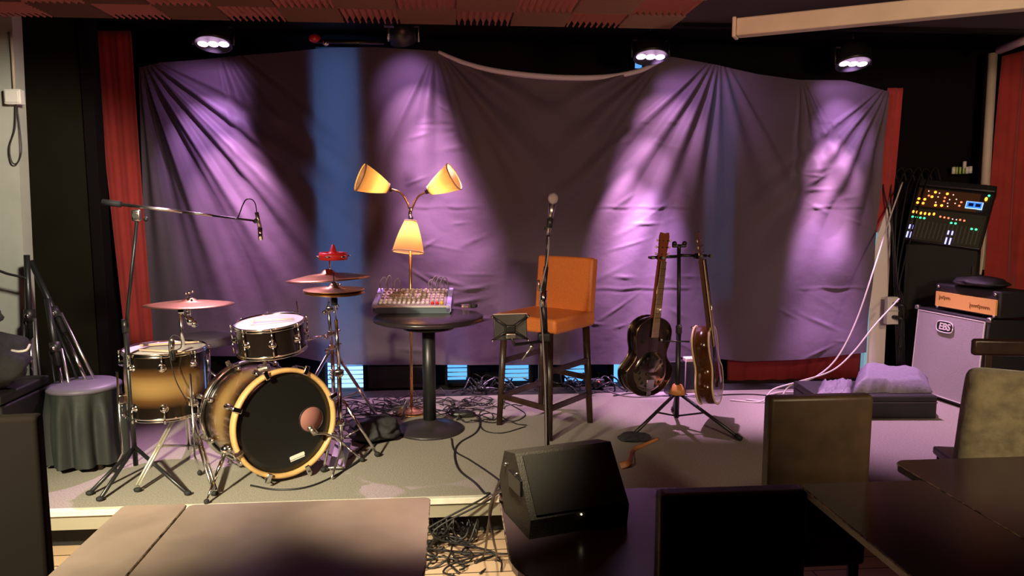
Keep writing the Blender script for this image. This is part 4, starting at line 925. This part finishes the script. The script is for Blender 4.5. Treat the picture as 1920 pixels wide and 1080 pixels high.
# tall black equipment rack and the mixing console
c0 = PY(1692, 448, 5.72); yc = -42
t = thing('equipment_rack', 'tall black equipment rack carrying the lit mixing console', 'rack', (c0.x, c0.y, ST), rot=yc)
s = MB(); s.use(black_paint).box((.27, .15, (c0.z-ST)/2-.02), (.50, .24, c0.z-ST-.04), None, .01); s.build('rack_body', t)
for x in (.04, .50): s = MB(); s.use(black_metal).box((x, .026, .5), (.02, .02, .9)); s.build('rack_rail', t)
t = thing('mixing_console', 'digital mixing console glowing with orange, green and blue lights', 'mixing console', c0, rot=yc)
LC = ry(7) @ rx(-30); CW, CH = .54, .495
s = MB(LC); s.use(black_plastic).box((CW/2, .04, CH/2), (CW, .08, CH), None, .008).box((CW/2, .05, CH+.03), (CW, .14, .06), None, .01); s.build('case', t)
s = MB(LC); s.use(mat('dark_console_panel', (.045, .045, .032), .4)).box((CW/2, -.003, CH*.30), (CW-.03, .008, CH*.56)).use(mat('brown_console_panel', (.10, .045, .02), .4)).box((CW*.43, -.003, CH*.79), (CW*.80, .008, CH*.33)); pnl = s.build('control_panel', t)
s = MB(LC); s.use(mat('grey_fader', (.10, .10, .085), .4))
for k in range(17): s.box((CW*(.07+k*.053), -.008, CH*.21), (.008, .004, CH*.30))
s.build('fader_slots', t, parent=pnl)
def cst(cx, cy):
    X, Y_ = 1660+cx/5.686, 290+cy/5.686; tt = (Y_-330)/117; ss = (X-(1725-32*tt))/118; return ss*CW, (1-tt)*CH
led = {k: mat('led_'+k, c, .3, emit=e, ecol=c) for k, c, e in (('orange', (1, .22, .02), 5), ('red', (1, .12, .05), 4), ('green', (.05, 1, .35), 2.6), ('violet', (.28, .28, 1), 3.2), ('pale', (1, .6, .5), 1.6))}
def ledo(cx, cy, key, w_=.017, h_=.019, shape='ball'):
    x, z = cst(cx, cy); l = MB(LC)
    if shape == 'ball': l.use(led[key]).ball((x, -.008, z), .5, (w_, .008, h_), 10)
    else: l.use(led[key]).box((x, -.009, z), (w_, .006, h_))
    l.build('led_button', t)
for p_ in ((520, 290), (625, 295), (485, 350), (365, 390), (418, 390), (350, 440), (400, 440), (510, 448), (565, 443)): ledo(*p_, 'orange', .020, .022)
for p_ in ((600, 345), (590, 387), (457, 340), (720, 422), (740, 378)): ledo(*p_, 'red', .015, .015)
for p_ in ((460, 285), (555, 297), (677, 300), (700, 350), (685, 400), (617, 445), (620, 408), (640, 362), (540, 345), (515, 412), (650, 588), (683, 590)): ledo(*p_, 'pale', .010, .010)
for p_ in ((305, 555), (340, 555), (373, 562), (410, 562), (448, 562), (490, 555)): ledo(*p_, 'orange', .016, .026)
for p_ in ((545, 577), (580, 580), (615, 582), (715, 587), (750, 590)): ledo(*p_, 'red', .014, .015)
for p_ in ((295, 617), (330, 617), (365, 618), (400, 618), (635, 635), (672, 635), (805, 675), (842, 675), (983, 266)): ledo(*p_, 'green', .017, .017)
ledo(955, 310, 'orange', .02, .036)
for (x, y, h) in ((262, 740, .036), (297, 740, .036), (235, 835, .052), (268, 835, .052), (602, 752, .034), (636, 752, .034), (575, 850, .056), (610, 850, .056)): ledo(x, y, 'violet', .010, h, 'box')
x, z = cst(848, 400); s = MB(LC); s.use(mat('screen_frame_light', (.5, .7, 1), .3, emit=1.4, ecol=(.4, .6, 1))).box((x, -.008, z), (.115, .008, .062)); sc_o = s.build('screen', t)
s = MB(LC); s.use(mat('screen_blue', (.05, .2, .8), .3, emit=1.6, ecol=(.03, .16, .9))).box((x, -.0135, z), (.105, .003, .052)).use(mat('screen_dark_blue', (.01, .03, .2), .3)).box((x-.022, -.0155, z), (.035, .002, .028)).box((x+.026, -.0155, z), (.035, .002, .028)); s.build('display', t, parent=sc_o)
# row of plugs on top
for k, (cx, cy, big) in enumerate(((728, 160, 1), (763, 160, 0), (798, 160, 0), (835, 158, 0), (872, 158, 1), (908, 152, 1), (845, 100, 1))):
    p_ = PY(1660+cx/5.686, 290+cy/5.686, 5.9); s = MB(WORLD); s.use(mat('pale_green_plug', (.45, .62, .2), .4) if not big else white_plastic).cyl(p_+V((0, 0, .022)), p_-V((0, 0, .035)), .014 if big else .009, n=10)
    tag(s.build('cable_plug'), 'small pale connector standing in the row on top of the mixing console', 'plug', 'connectors on the mixing console')
for k in range(6):
    xx = 1672+k*16; cable([PY(xx+12, 342, 5.9), PY(xx+4, 318-3*(k % 2), 5.88), PY(xx-8, 322+4*k % 7, 5.84), PY(xx-16-2*k, 350+6*k, 5.75), PY(1672+3*k, 430+20*k, 5.64-.02*k), PY(1678+3*k, 560, 5.64-.02*k), PY(1682+3*k, 690, 5.62-.02*k)], 'black lead hanging off the left side of the mixing console', .006, cable_mat, 'leads hanging from the mixing console')
for k in range(4):
    cable([PY(1852-k*3, 345+8*k, 5.6), PY(1850+k, 390, 5.6), PY(1838+3*k, 430, 5.6), PY(1828+5*k, 480, 5.6), PY(1832+2*k, 515, 5.6)], 'cream cable hanging right of the mixing console', .010, mat('cream_cable', (.6, .53, .4), .6), 'cream cables beside the mixing console')
# multi socket on the wall post
c = PY(1672, 582, 5.62); t = thing('power_socket_strip', 'white power socket strip with black plugs beside the white window post', 'power strip', c)
s = MB(); s.use(white_plastic).box((0, 0, 0), (.10, .05, .22), None, .006); s.build('casing', t)
s = MB(); s.use(mat('socket_grey', (.4, .37, .35), .5)).box((0, -.028, 0), (.09, .008, .006)); s.build('divider', t)
for z in (.055, -.05):
    s = MB(); s.use(black_plastic).sweep(spline([(.0, -.02, z), (.02, -.07, z), (.05, -.08, z-.02), (.065, -.06, z-.10), (.06, -.05, z-.25)]), .016, 8); s.build('plug', t)
# black flat case with soft bag and cloth
A_, B_ = PZ(1536, 786, ST), PZ(1762, 786, ST); cx_, cy_ = (A_.x+B_.x)/2, (A_.y+B_.y)/2
t = thing('flight_case', 'low flat black case on the stage in front of the speaker cabinet', 'case', (cx_, cy_+.22, ST), rot=math.degrees(math.atan2(B_.y-A_.y, B_.x-A_.x)))
cl_ = (B_-A_).length
s = MB(); s.use(tolex).box((0, 0, .055), (cl_, .42, .11), None, .008).box((0, 0, .135), (cl_, .42, .045), None, .008); s.build('body', t)
s = MB(); s.use(mat('dark_aluminium', (.12, .12, .12), .4, .8)).box((0, -.211, .111), (cl_, .006, .008)).box((0, -.211, .150), (cl_, .004, .006)); s.build('edge_profile', t)
s = MB(); s.use(steel).box((-.1, -.214, .11), (.05, .01, .04), None, .003); s.build('latch', t)
zc = ST+.16
def cloth_lump(name, quad, hts, m, label, cat, seed, amp=.02):
    """soft slab: bilinear top over a quad with its own corner heights, rounded down to its rim"""
    nx, ny = 34, 24; mb = MB(WORLD); mb.use(m); a, b2, c2_, d2 = [V(q) for q in quad]; vs = []
    for j in range(ny+1):
        for i in range(nx+1):
            u_, v_ = i/nx, j/ny; p = (a*(1-u_)+b2*u_)*(1-v_)+(d2*(1-u_)+c2_*u_)*v_
            e = min(u_, 1-u_, v_, 1-v_)*2; h = (hts[0]*(1-u_)+hts[1]*u_)*(1-v_)+(hts[3]*(1-u_)+hts[2]*u_)*v_
            n_ = noise.noise(V((u_*4+seed, v_*3, 0)))+.6*noise.noise(V((u_*11, v_*8+seed, 0)))
            z = h*min(1, (e*3.2))**.45+amp*n_*min(1, e*4)
            vs.append(p+V((.02*n_, .02*n_, max(z, .002))))
    N_ = len(vs); vs += [V((p.x, p.y, a.z)) for p in vs]
    f = [(j*(nx+1)+i, j*(nx+1)+i+1, (j+1)*(nx+1)+i+1, (j+1)*(nx+1)+i) for j in range(ny) for i in range(nx)]
    f += [tuple(N_+k for k in q_[::-1]) for q_ in f]
    rim = [i for i in range(nx+1)]+[(j)*(nx+1)+nx for j in range(1, ny+1)]+[ny*(nx+1)+i for i in range(nx-1, -1, -1)]+[j*(nx+1) for j in range(ny-1, 0, -1)]
    for k in range(len(rim)): a1, a2 = rim[k], rim[(k+1) % len(rim)]; f.append((a2, a1, a1+N_, a2+N_))
    mb.add(vs, f, True); return tag(mb.build(name), label, cat)
z0 = V((0, 0, 0))
fab = mat('lilac_grey_nylon', (.25, .22, .30), .55, noisy=.15, bump=.2, scale=60)
q1 = [PZ(1598, 737, zc), PZ(1748, 737, zc), PZ(1742, 722, zc)+V((0, 0, 0)), PZ(1605, 716, zc)]
gb_ = cloth_lump('gig_bag', q1, (.09, .06, .13, .17), fab, 'lilac grey soft bag with a small white tag lying on the flat black case', 'bag', 2, .010)
q1 = [PZ(1530, 741, zc), PZ(1594, 741, zc), PZ(1598, 722, zc), PZ(1540, 720, zc)]
cloth_lump('folded_cloth', q1, (.02, .03, .06, .05), fab, 'folded lilac grey cloth beside the soft bag at the left end of the black case', 'cloth', 7, .02)
c = PY(1634, 700, q1[0].y-.0); s = MB(WORLD); c = V((gb_.location.x-.10, gb_.location.y-.09, zc+.115)); s.use(white_plastic).box(c, (.05, .035, .004), rz(20) @ rx(25)); s.build('tag', parent=gb_); 
tg = [o for o in gb_.children][-1]; tg.data.transform(tr(-gb_.location))

# white and black cables sweeping down to the stage at the right
for k, pts in enumerate((((1692, 342, 5.66), (1668, 410, 5.5), (1640, 500, 5.25), (1606, 600, 5.2), (1570, 670, 5.15), (1530, 706, 5.1), (1480, 724, 5.1)),
                         ((1686, 560, 5.3), (1640, 610, 5.2), (1600, 660, 5.15), (1560, 695, 5.1), (1500, 715, 5.1), (1450, 730, 5.1)))):
    pp = [PY(*q_) for q_ in pts]; e = pp[-1]; pp += [V((e.x-.1, e.y-.02, ST+.01)), V((e.x-.3, e.y+.05, ST+.008))]
    cable(pp, ('long white cable hanging in a curve from the mixing console to the stage', 'white cable drooping from the wall sockets to the stage')[k], .006, cable_white)
cable([PZ(1438, 741, ST+.008), PZ(1470, 735, ST+.01), PZ(1530, 738, ST+.012)], 'short pale cable end lying by the black case', .008, cable_white)
def floor_cable(pts, label, r=.005, m=cable_mat, z=ST, group=None):
    return cable([PZ(x, y, z+r) for x, y in pts], label, r, m, group)
floor_cable(((1150, 742), (1190, 737), (1240, 742), (1330, 741), (1400, 739), (1450, 742)), 'thin black cable running along the back of the stage behind the guitars')
floor_cable(((1140, 733), (1165, 741), (1200, 744), (1260, 741), (1310, 744)), 'pale cable lying behind the guitar stand', .006, cable_grey)
floor_cable(((470, 910), (520, 918), (580, 912), (640, 885), (690, 850), (718, 808), (712, 790)), 'long black cable curving on the stage in front of the bass drum')
floor_cable(((600, 880), (640, 868), (690, 830), (705, 806)), 'short black cable beside the hi-hat pedal')
floor_cable(((985, 800), (940, 812), (905, 805), (900, 780), (925, 775), (960, 790), (985, 777), (960, 760), (940, 752)), 'thin black cable looping beside the bar stool legs', .004)
floor_cable(((880, 770), (900, 785), (893, 810), (862, 830), (852, 850), (860, 880), (890, 905), (908, 925)), 'black cable winding from the table foot towards the stage edge')
floor_cable(((846, 822), (852, 845), (880, 862), (915, 885), (935, 900)), 'second black cable running from the table foot to the stage edge', .0045)
# tangles nobody could count
def tangle(name, x0, x1, y0, y1, n, m, label, seed, r=.004, z=ST, zh=.05, R=(.05, .16), zrange=None):
    rg = random.Random(seed); mb = MB(WORLD); mb.use(m)
    for k in range(n):
        c = PZ(rg.uniform(x0, x1), rg.uniform(y0, y1), z+r); a0 = rg.uniform(0, 6.3); L_ = rg.uniform(2, 7); pts = []
        ra, rb = rg.uniform(*R), rg.uniform(*R)*.7; dr = V((rg.uniform(-.05, .05), rg.uniform(-.02, .02), 0))
        for i in range(int(L_*3)):
            a = a0+i*.7; pts.append(c+dr*i*.6+V((ra*math.cos(a)+rg.uniform(-.02, .02), rb*math.sin(a)+rg.uniform(-.02, .02), abs(math.sin(i*.9+k))*zh*rg.random())))
        mb.tube(pts, r, 5, 4)
    return tag(mb.build(name), label, 'cables', None, 'stuff')
tangle('cable_tangle', 655, 790, 745, 790, 17, cable_mat, 'tangle of black cables on the stage around the floor lamp base', 5)
tangle('cable_tangle', 830, 925, 750, 790, 12, cable_mat, 'tangle of black cables right of the round table foot', 8, R=(.04, .11))
tangle('cable_tangle', 690, 900, 748, 775, 5, cable_grey, 'pale grey cables mixed into the tangle behind the round table', 11)
tangle('cable_tangle', 880, 1160, 722, 732, 12, mat('glossy_black_cable', (.02, .02, .025), .2), 'coiled black cables lit blue in front of the low windows', 13, z=ST+.0, zh=.10, r=.007, R=(.06, .14))
lump('power_brick', PZ(868, 783, ST+.002), (.16, .07, .05), black_plastic, 4, 'black cable reel lump on the stage right of the table foot', 'adapter', .2)
# low dark cabinet and boxes beneath the hem
def boxthing(name, a, b, Y, dep_, m, label, cat, bev=.006):
    p, q_ = PY(*a, Y), PY(*b, Y); q_.z = max(q_.z, ST+.0); zb = ST if abs(q_.z-ST) < .12 else q_.z
    t = thing(name, label, cat, ((p.x+q_.x)/2, Y+dep_/2, zb)); s = MB(); s.use(m).box((0, 0, (p.z-zb)/2), (abs(q_.x-p.x), dep_, p.z-zb), None, bev); s.build('body', t)
    s = MB(); s.use(black_plastic).box((0, -dep_/2-.003, (p.z-zb)*.5), (abs(q_.x-p.x)*.9, .006, (p.z-zb)*.8)); s.build('front_panel', t); return t
boxthing('low_cabinet', (690, 688), (815, 742), 5.72, .10, mat('dark_brown_board', (.03, .018, .015), .6), 'low dark cabinet under the hem of the backdrop behind the floor lamp', 'cabinet')
boxthing('equipment_box', (1256, 678), (1284, 728), 5.30, .14, black_plastic, 'small black box standing behind the guitar stand', 'box')
boxthing('electrical_box', (1286, 672), (1303, 718), 5.40, .08, cream_paint, 'small cream box behind the guitar stand beside the black box', 'box')
c = PZ(1122, 728, ST); s = MB(WORLD); s.use(black_plastic).box(c+V((0, .03, .035)), (.10, .06, .07), None, .01).use(mat('red_pilot_light', (1, .05, .02), .3, emit=3, ecol=(1, .06, .03))).ball(c+V((0, -.004, .05)), .008, n=8)
tag(s.build('power_supply'), 'small black unit with a red pilot light below the backdrop', 'power supply')

# ------------------------------------------------------------------ left corner
sp_ = PZ(168, 868, ST); zt = PY(168, 716, sp_.y).z
t = thing('covered_stool', 'round stool draped in black cloth at the left end of the stage', 'stool', (sp_.x, sp_.y, ST))
s = MB(WORLD); s.use(mat('dark_blue_grey_seat', (.14, .12, .17), .5, noisy=.15, scale=10)).lathe([(0, .0), (.16, 0), (.185, -.015), (.185, -.03), (0, -.03)], tr(sp_.x, sp_.y, zt), 44); s.build('seat', t)
mb = MB(WORLD); mb.use(mat('black_drape_cloth', (.022, .026, .024), .6, bump=.2)); n, kz = 120, 18; vs = []
for j in range(kz+1):
    v_ = j/kz
    for i in range(n):
        a = 2*PI*i/n; R_2 = .18+.012*v_+(.022*math.sin(9*a+.7*math.sin(3*v_))+.010*math.sin(17*a+1))*min(1, v_*2.5); vs.append((sp_.x+R_2*math.cos(a), sp_.y+R_2*math.sin(a), zt-.018-v_*(zt-ST-.05)))
mb.add(vs, [(j*n+i, j*n+(i+1) % n, (j+1)*n+(i+1) % n, (j+1)*n+i) for j in range(kz) for i in range(n)], True); mb.build('cloth_skirt', t)
for a in (45, 135, 225, 315): s = MB(WORLD); ca, sa = math.cos(math.radians(a))*.14, math.sin(math.radians(a))*.14; s.use(dark_wood).cyl((sp_.x+ca, sp_.y+sa, zt-.03), (sp_.x+ca*1.08, sp_.y+sa*1.08, ST), .014); s.build('leg', t)
def stand_folded(pts, label, knobs=()):
    a, b2 = PY(*pts[0]), PY(*pts[1]); t = thing('folded_stand', label, 'stand', (b2.x, b2.y, b2.z), 'folded stands at the left wall')
    s = MB(WORLD); s.use(black_metal).cyl(a, a+(b2-a)*.55, .016).use(chrome).cyl(a+(b2-a)*.5, b2, .010); s.build('pole', t)
    dd = (b2-a).normalized(); sd = dd.cross(V((0, 1, 0))).normalized()
    for k in (-1, 1): s = MB(WORLD); s.use(steel if k > 0 else black_metal).sweep([a+(b2-a)*.42+sd*k*.03, a+(b2-a)*.98+sd*k*.045], .008, 8); s.build('leg', t)
    s = MB(WORLD); s.use(chrome).ball(a+(b2-a)*.40-V((0, .02, 0)), .016, n=8); s.build('knob', t); 
    s = MB(WORLD); s.use(black_plastic).cyl(a+(b2-a)*.36, a+(b2-a)*.44, .028); s.build('collar', t)
stand_folded(((50, 478, 4.42), (62, 760, 4.35)), 'upright folded black stand against the grey wall')
stand_folded(((58, 490, 4.45), (172, 735, 4.25)), 'folded black stand leaning to the right before the black board')
stand_folded(((88, 560, 4.3), (128, 790, 4.15)), 'short folded stand leaning between the other two stands')
cable([PY(-20, 500, 4.4), PY(10, 512, 4.4), PY(30, 517, 4.4), PY(50, 522, 4.4)], 'dark cable slung across the grey wall to the folded stands', .008, cable_mat)
bx0 = PZ(20, 850, ST); t = thing('black_trunk', 'large black trunk under the dark jackets at the left edge', 'trunk', (-2.52, 4.0, ST))
s = MB(); s.use(tolex).box((0, 0, .22), (.62, .46, .44), None, .012).box((0, 0, .47), (.62, .46, .05), None, .01); s.build('body', t)
s = MB(); s.use(steel).box((.15, -.235, .44), (.05, .01, .06), None, .004); s.build('latch', t)
s = MB(); s.use(black_plastic).sweep(spline([(-.1, -.23, .25), (-.08, -.26, .25), (.04, -.26, .25), (.06, -.23, .25)]), .010, 8); s.build('handle', t)
jk = mat('charcoal_jacket_cloth', (.03, .03, .033), .85, noisy=.3, bump=.3, scale=30)
lump('jacket', (-2.47, 3.95, ST+.495), (.64, .42, .30), jk, 21, 'crumpled charcoal jacket heaped on the black trunk', 'jacket', .38)
lump('jacket', (-2.56, 4.02, ST+.74), (.42, .32, .22), jk, 33, 'smaller dark jacket lying on top of the crumpled charcoal one', 'jacket', .4)
s = MB(WORLD); s.use(white_plastic).sweep(spline([PY(22, 657, 3.80), PY(36, 659, 3.77), PY(50, 656, 3.77), PY(56, 646, 3.80)]), .006, 8); tag(s.build('coat_hook'), 'curved white hanger hook sticking out of the dark jackets', 'hanger')

# ------------------------------------------------------------------ foreground: tables, chairs, wedge monitor
TT = .75
lam = mat('dark_purple_brown_laminate', (.085, .055, .06), .22, noisy=.25, scale=3)
lam_b = mat('lit_brown_laminate', (.27, .20, .165), .28, noisy=.3, scale=4)  # same dark laminate, its colour lightened in place of lamplight
chip = mat('worn_pale_edge', (.35, .26, .17), .6, noisy=.9, scale=45, col2=(.02, .012, .01))
def rrect(x0, x1, y0, y1, r):   # r: radii for (x0,y0),(x1,y0),(x1,y1),(x0,y1)
    out = []
    for (cx, cy, a0, rr_) in ((x0+r[0], y0+r[0], 180, r[0]), (x1-r[1], y0+r[1], 270, r[1]), (x1-r[2], y1-r[2], 0, r[2]), (x0+r[3], y1-r[3], 90, r[3])):
        for k in range(9): a = math.radians(a0+k*11.25); out.append((cx+rr_*math.cos(a), cy+rr_*math.sin(a)))
    return out
def cafe_table(x0, x1, y0, y1, r, label, lam=lam):
    cx, cy = (x0+x1)/2, (y0+y1)/2; t = thing('cafe_table', label, 'table', (cx, cy, 0), 'dark tables in front of the stage')
    P_ = rrect(x0, x1, y0, y1, r)
    s = MB(WORLD); s.use(lam).prism(P_, .028, tr(0, 0, TT-.028)); s.build('tabletop', t)
    s = MB(WORLD); s.use(chip); pts = [V((x, y, TT-.004)) for x, y in P_]; s.sweep(pts+[pts[0]], .0035, 5, cap=False); s.build('edge_banding', t)
    s = MB(WORLD); s.use(black_metal).cyl((cx, cy, .03), (cx, cy, TT-.028), .035, n=18).box((cx, cy, TT-.04), (.28, .28, .02), None, .004); s.build('column', t)
    s = MB(WORLD); s.use(black_metal).lathe([(0, .05), (.05, .045), (min(.2, (x1-x0)*.4), .018), (min(.21, (x1-x0)*.42), 0), (0, 0)], tr(cx, cy, 0), 32); s.build('foot_plate', t)
    return t
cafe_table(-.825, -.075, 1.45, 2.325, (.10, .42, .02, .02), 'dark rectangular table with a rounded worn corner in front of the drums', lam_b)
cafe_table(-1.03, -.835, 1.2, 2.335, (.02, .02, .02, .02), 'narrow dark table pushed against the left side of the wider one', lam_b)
cafe_table(.15, .74, 1.70, 2.345, (.22, .02, .02, .012), 'dark table under the wedge monitor')
cafe_table(1.165, 1.60, 1.2, 2.335, (.02, .02, .02, .02), 'dark table right of the nearer chair back')
cafe_table(1.61, 2.85, 1.1, 2.53, (.02, .02, .02, .05), 'wide dark table at the lower right under the fleece chair')
# wedge monitor
w0, w1 = PZ(992, 1012, TT), PZ(1176, 980, TT); d = w1-w0; ww = d.length; wy = math.degrees(math.atan2(d.y, d.x))
t = thing('wedge_monitor', 'black wedge stage monitor standing on the table in front of the stage', 'monitor speaker', w0, rot=wy)
prof = [(0, 0), (.20, 0), (.245, .10), (.20, .195), (.11, .215), (-.01, .06)]
YZ = Matrix(((0, 0, 1, 0), (1, 0, 0, 0), (0, 1, 0, 0), (0, 0, 0, 1)))
s = MB(YZ if False else None); s.use(mat('black_textured_paint', (.05, .045, .03), .6, bump=.4, scale=200)).prism(prof, ww, YZ, 0); b_o = s.build('cabinet', t)
n_ = V((0, -.155, .12)).normalized(); a_, c_ = V((0, -.004, .068)), V((0, .103, .207))
s = MB(); s.use(mat('black_grille_mesh', (.04, .037, .026), .55, bump=.6, scale=500)); u1 = (c_-a_)
s.add([a_+V((.02, 0, 0))+n_*.006, a_+V((ww-.02, 0, 0))+n_*.006, c_+V((ww-.02, 0, 0))+n_*.006, c_+V((.02, 0, 0))+n_*.006, a_+V((.02, 0, 0)), a_+V((ww-.02, 0, 0)), c_+V((ww-.02, 0, 0)), c_+V((.02, 0, 0))], [(0, 1, 2, 3), (0, 4, 5, 1), (1, 5, 6, 2), (2, 6, 7, 3), (3, 7, 4, 0), (4, 7, 6, 5)]); s.build('grille', t)
s = MB(); s.use(black_metal).box((-.003, .10, .13), (.008, .10, .05), None, .003); s.build('side_panel', t)
for (y_, z_) in ((.09, .16), (.18, .16)): s = MB(); s.use(steel).ball((-.003, y_, z_), .006, n=8); s.build('screw', t)
s = MB(); s.use(mat('pale_led', (1, .9, .6), .3, emit=4)).ball((ww*.50, -.012, .055), .0025, n=8); s.build('power_led', t)
# cables from the stage down to the floor beside the wedge
fl = 0.01
wc = V((w0.x, w0.y, 0)); L3 = [PY(945, 905, 2.25)]
cable([PY(950, 905, 2.2), PY(938, 902, 2.3), PY(925, 935, 2.5), PY(915, 990, 2.7), PZ(905, 1045, fl), PZ(870, 1062, fl), PZ(850, 1040, fl)], 'black cable dropping from the side of the wedge monitor to the floor', .005)
cable([PY(952, 915, 2.18), PY(930, 925, 2.3), PY(918, 960, 2.5), PY(925, 1010, 2.65), PZ(930, 1050, fl), PZ(900, 1075, fl)], 'second black cable dropping beside the wedge monitor', .005)
cable([PZ(908, 925, ST+.006), V((PZ(908, 925, ST).x, 3.50, ST+.01)), V((-.19, 3.40, .1)), PZ(880, 1040, fl), PZ(840, 1050, fl), PZ(860, 1075, fl)], 'black cable falling over the stage edge to the wooden floor', .005)
cable([PZ(935, 900, ST+.006), V((PZ(925, 925, ST).x, 3.50, ST+.012)), V((-.10, 3.42, .12)), PZ(925, 1035, fl), PZ(890, 1055, fl)], 'second cable falling over the stage edge beside the first', .005)
tangle('cable_tangle', 830, 925, 1025, 1078, 6, cable_mat, 'loops of black cable on the wooden floor between the tables', 17, z=0, R=(.07, .2), zh=.06, r=.005)
tangle('cable_tangle', 830, 890, 985, 1005, 6, cable_mat, 'coiled black cables against the front of the stage', 19, z=.02, R=(.06, .13), zh=.14, r=.006)
# chairs with upholstered block backs
brown_l = mat('dark_brown_leatherette', (.08, .050, .024), .42, noisy=.3, bump=.1, scale=14)
def block_chair(px0, px1, pyt, Y, label, yaw=0, face=1, brown_l=brown_l):
    a, b2 = PY(px0, pyt, Y), PY(px1, pyt, Y); cx = (a.x+b2.x)/2; w_ = b2.x-a.x; zt_ = a.z
    t = thing('dining_chair', label, 'chair', (cx, Y, 0), 'block back chairs in front of the stage', rot=yaw)
    s = MB(); s.use(brown_l).box((0, 0, (zt_+.42)/2), (w_, .055, zt_-.42), None, .014, 3); s.build('backrest', t)
    s = MB(); s.use(brown_l).box((0, face*.22, .44), (w_*1.05, .44, .08), None, .02, 3); s.build('seat', t)
    for sx in (-1, 1):
        for yy in (.0, .40): s = MB(); s.use(dark_wood).cyl((sx*(w_/2-.03), face*yy, .42), (sx*(w_/2-.025), face*(yy), 0), .020, .017, 4); s.build('leg', t)
    return t
block_chair(1438, 1632, 742, 2.42, 'brown block-backed chair with its back lit olive, standing at the stage edge', 0, 1)
block_chair(1233, 1508, 921, 1.62, 'dark block-backed chair nearest the camera, right of the wedge monitor', 0, -1)
block_chair(-90, 72, 782, 2.25, 'dark chair back cut off by the left edge of the frame', 6, -1, mat('black_seat_cloth', (.008, .006, .005), .9, spec=.04))
# chair with a fleece over it, and a wooden-rail chair behind
Y3 = 2.72; a, b2 = PY(1822, 700, Y3), PY(2040, 700, Y3)
t = thing('rail_back_chair', 'dark wooden chair with a thick top rail at the right edge', 'chair', ((PY(1930, 660, 3.05)).x, 3.08, 0), rot=-12)
zt_ = PY(1930, 655, 3.05).z
s = MB(); s.use(dark_wood).box((0, 0, zt_), (.44, .035, .075), None, .012); s.build('top_rail', t)
for sx in (-.15, .15): s = MB(); s.use(dark_wood).box((sx, 0, (zt_+.45)/2), (.035, .025, zt_-.45), None, .004); s.build('back_post', t)
s = MB(); s.use(dark_wood).box((0, .17, .45), (.42, .36, .04), None, .01); s.build('seat', t)
for sx in (-1, 1):
    for yy in (.32, 0): s = MB(); s.use(dark_wood).cyl((sx*.18, yy, .44), (sx*.19, yy, 0), .018); s.build('leg', t)
t = thing('padded_chair', 'chair with a rounded beige fleece back at the right edge', 'chair', ((a.x+b2.x)/2, Y3, 0), rot=-14)
fle = mat('beige_fleece', (.25, .22, .125), .95, noisy=.4, bump=.8, scale=22, sheen=.4)
zt_ = a.z; s = MB(); s.use(fle).box((0, 0, (zt_+.55)/2+.0), (b2.x-a.x, .13, zt_-.55), Matrix.Rotation(math.radians(4), 4, 'Y'), .055, 5); s.build('backrest', t, sub=1)
s = MB(); s.use(brown_l).box((0, -.22, .47), (.44, .44, .08), None, .02); s.build('seat', t)
for sx in (-1, 1):
    for yy in (-.38, 0): s = MB(); s.use(dark_wood).cyl((sx*.17, yy, .44), (sx*.18, yy, 0), .018); s.build('leg', t)
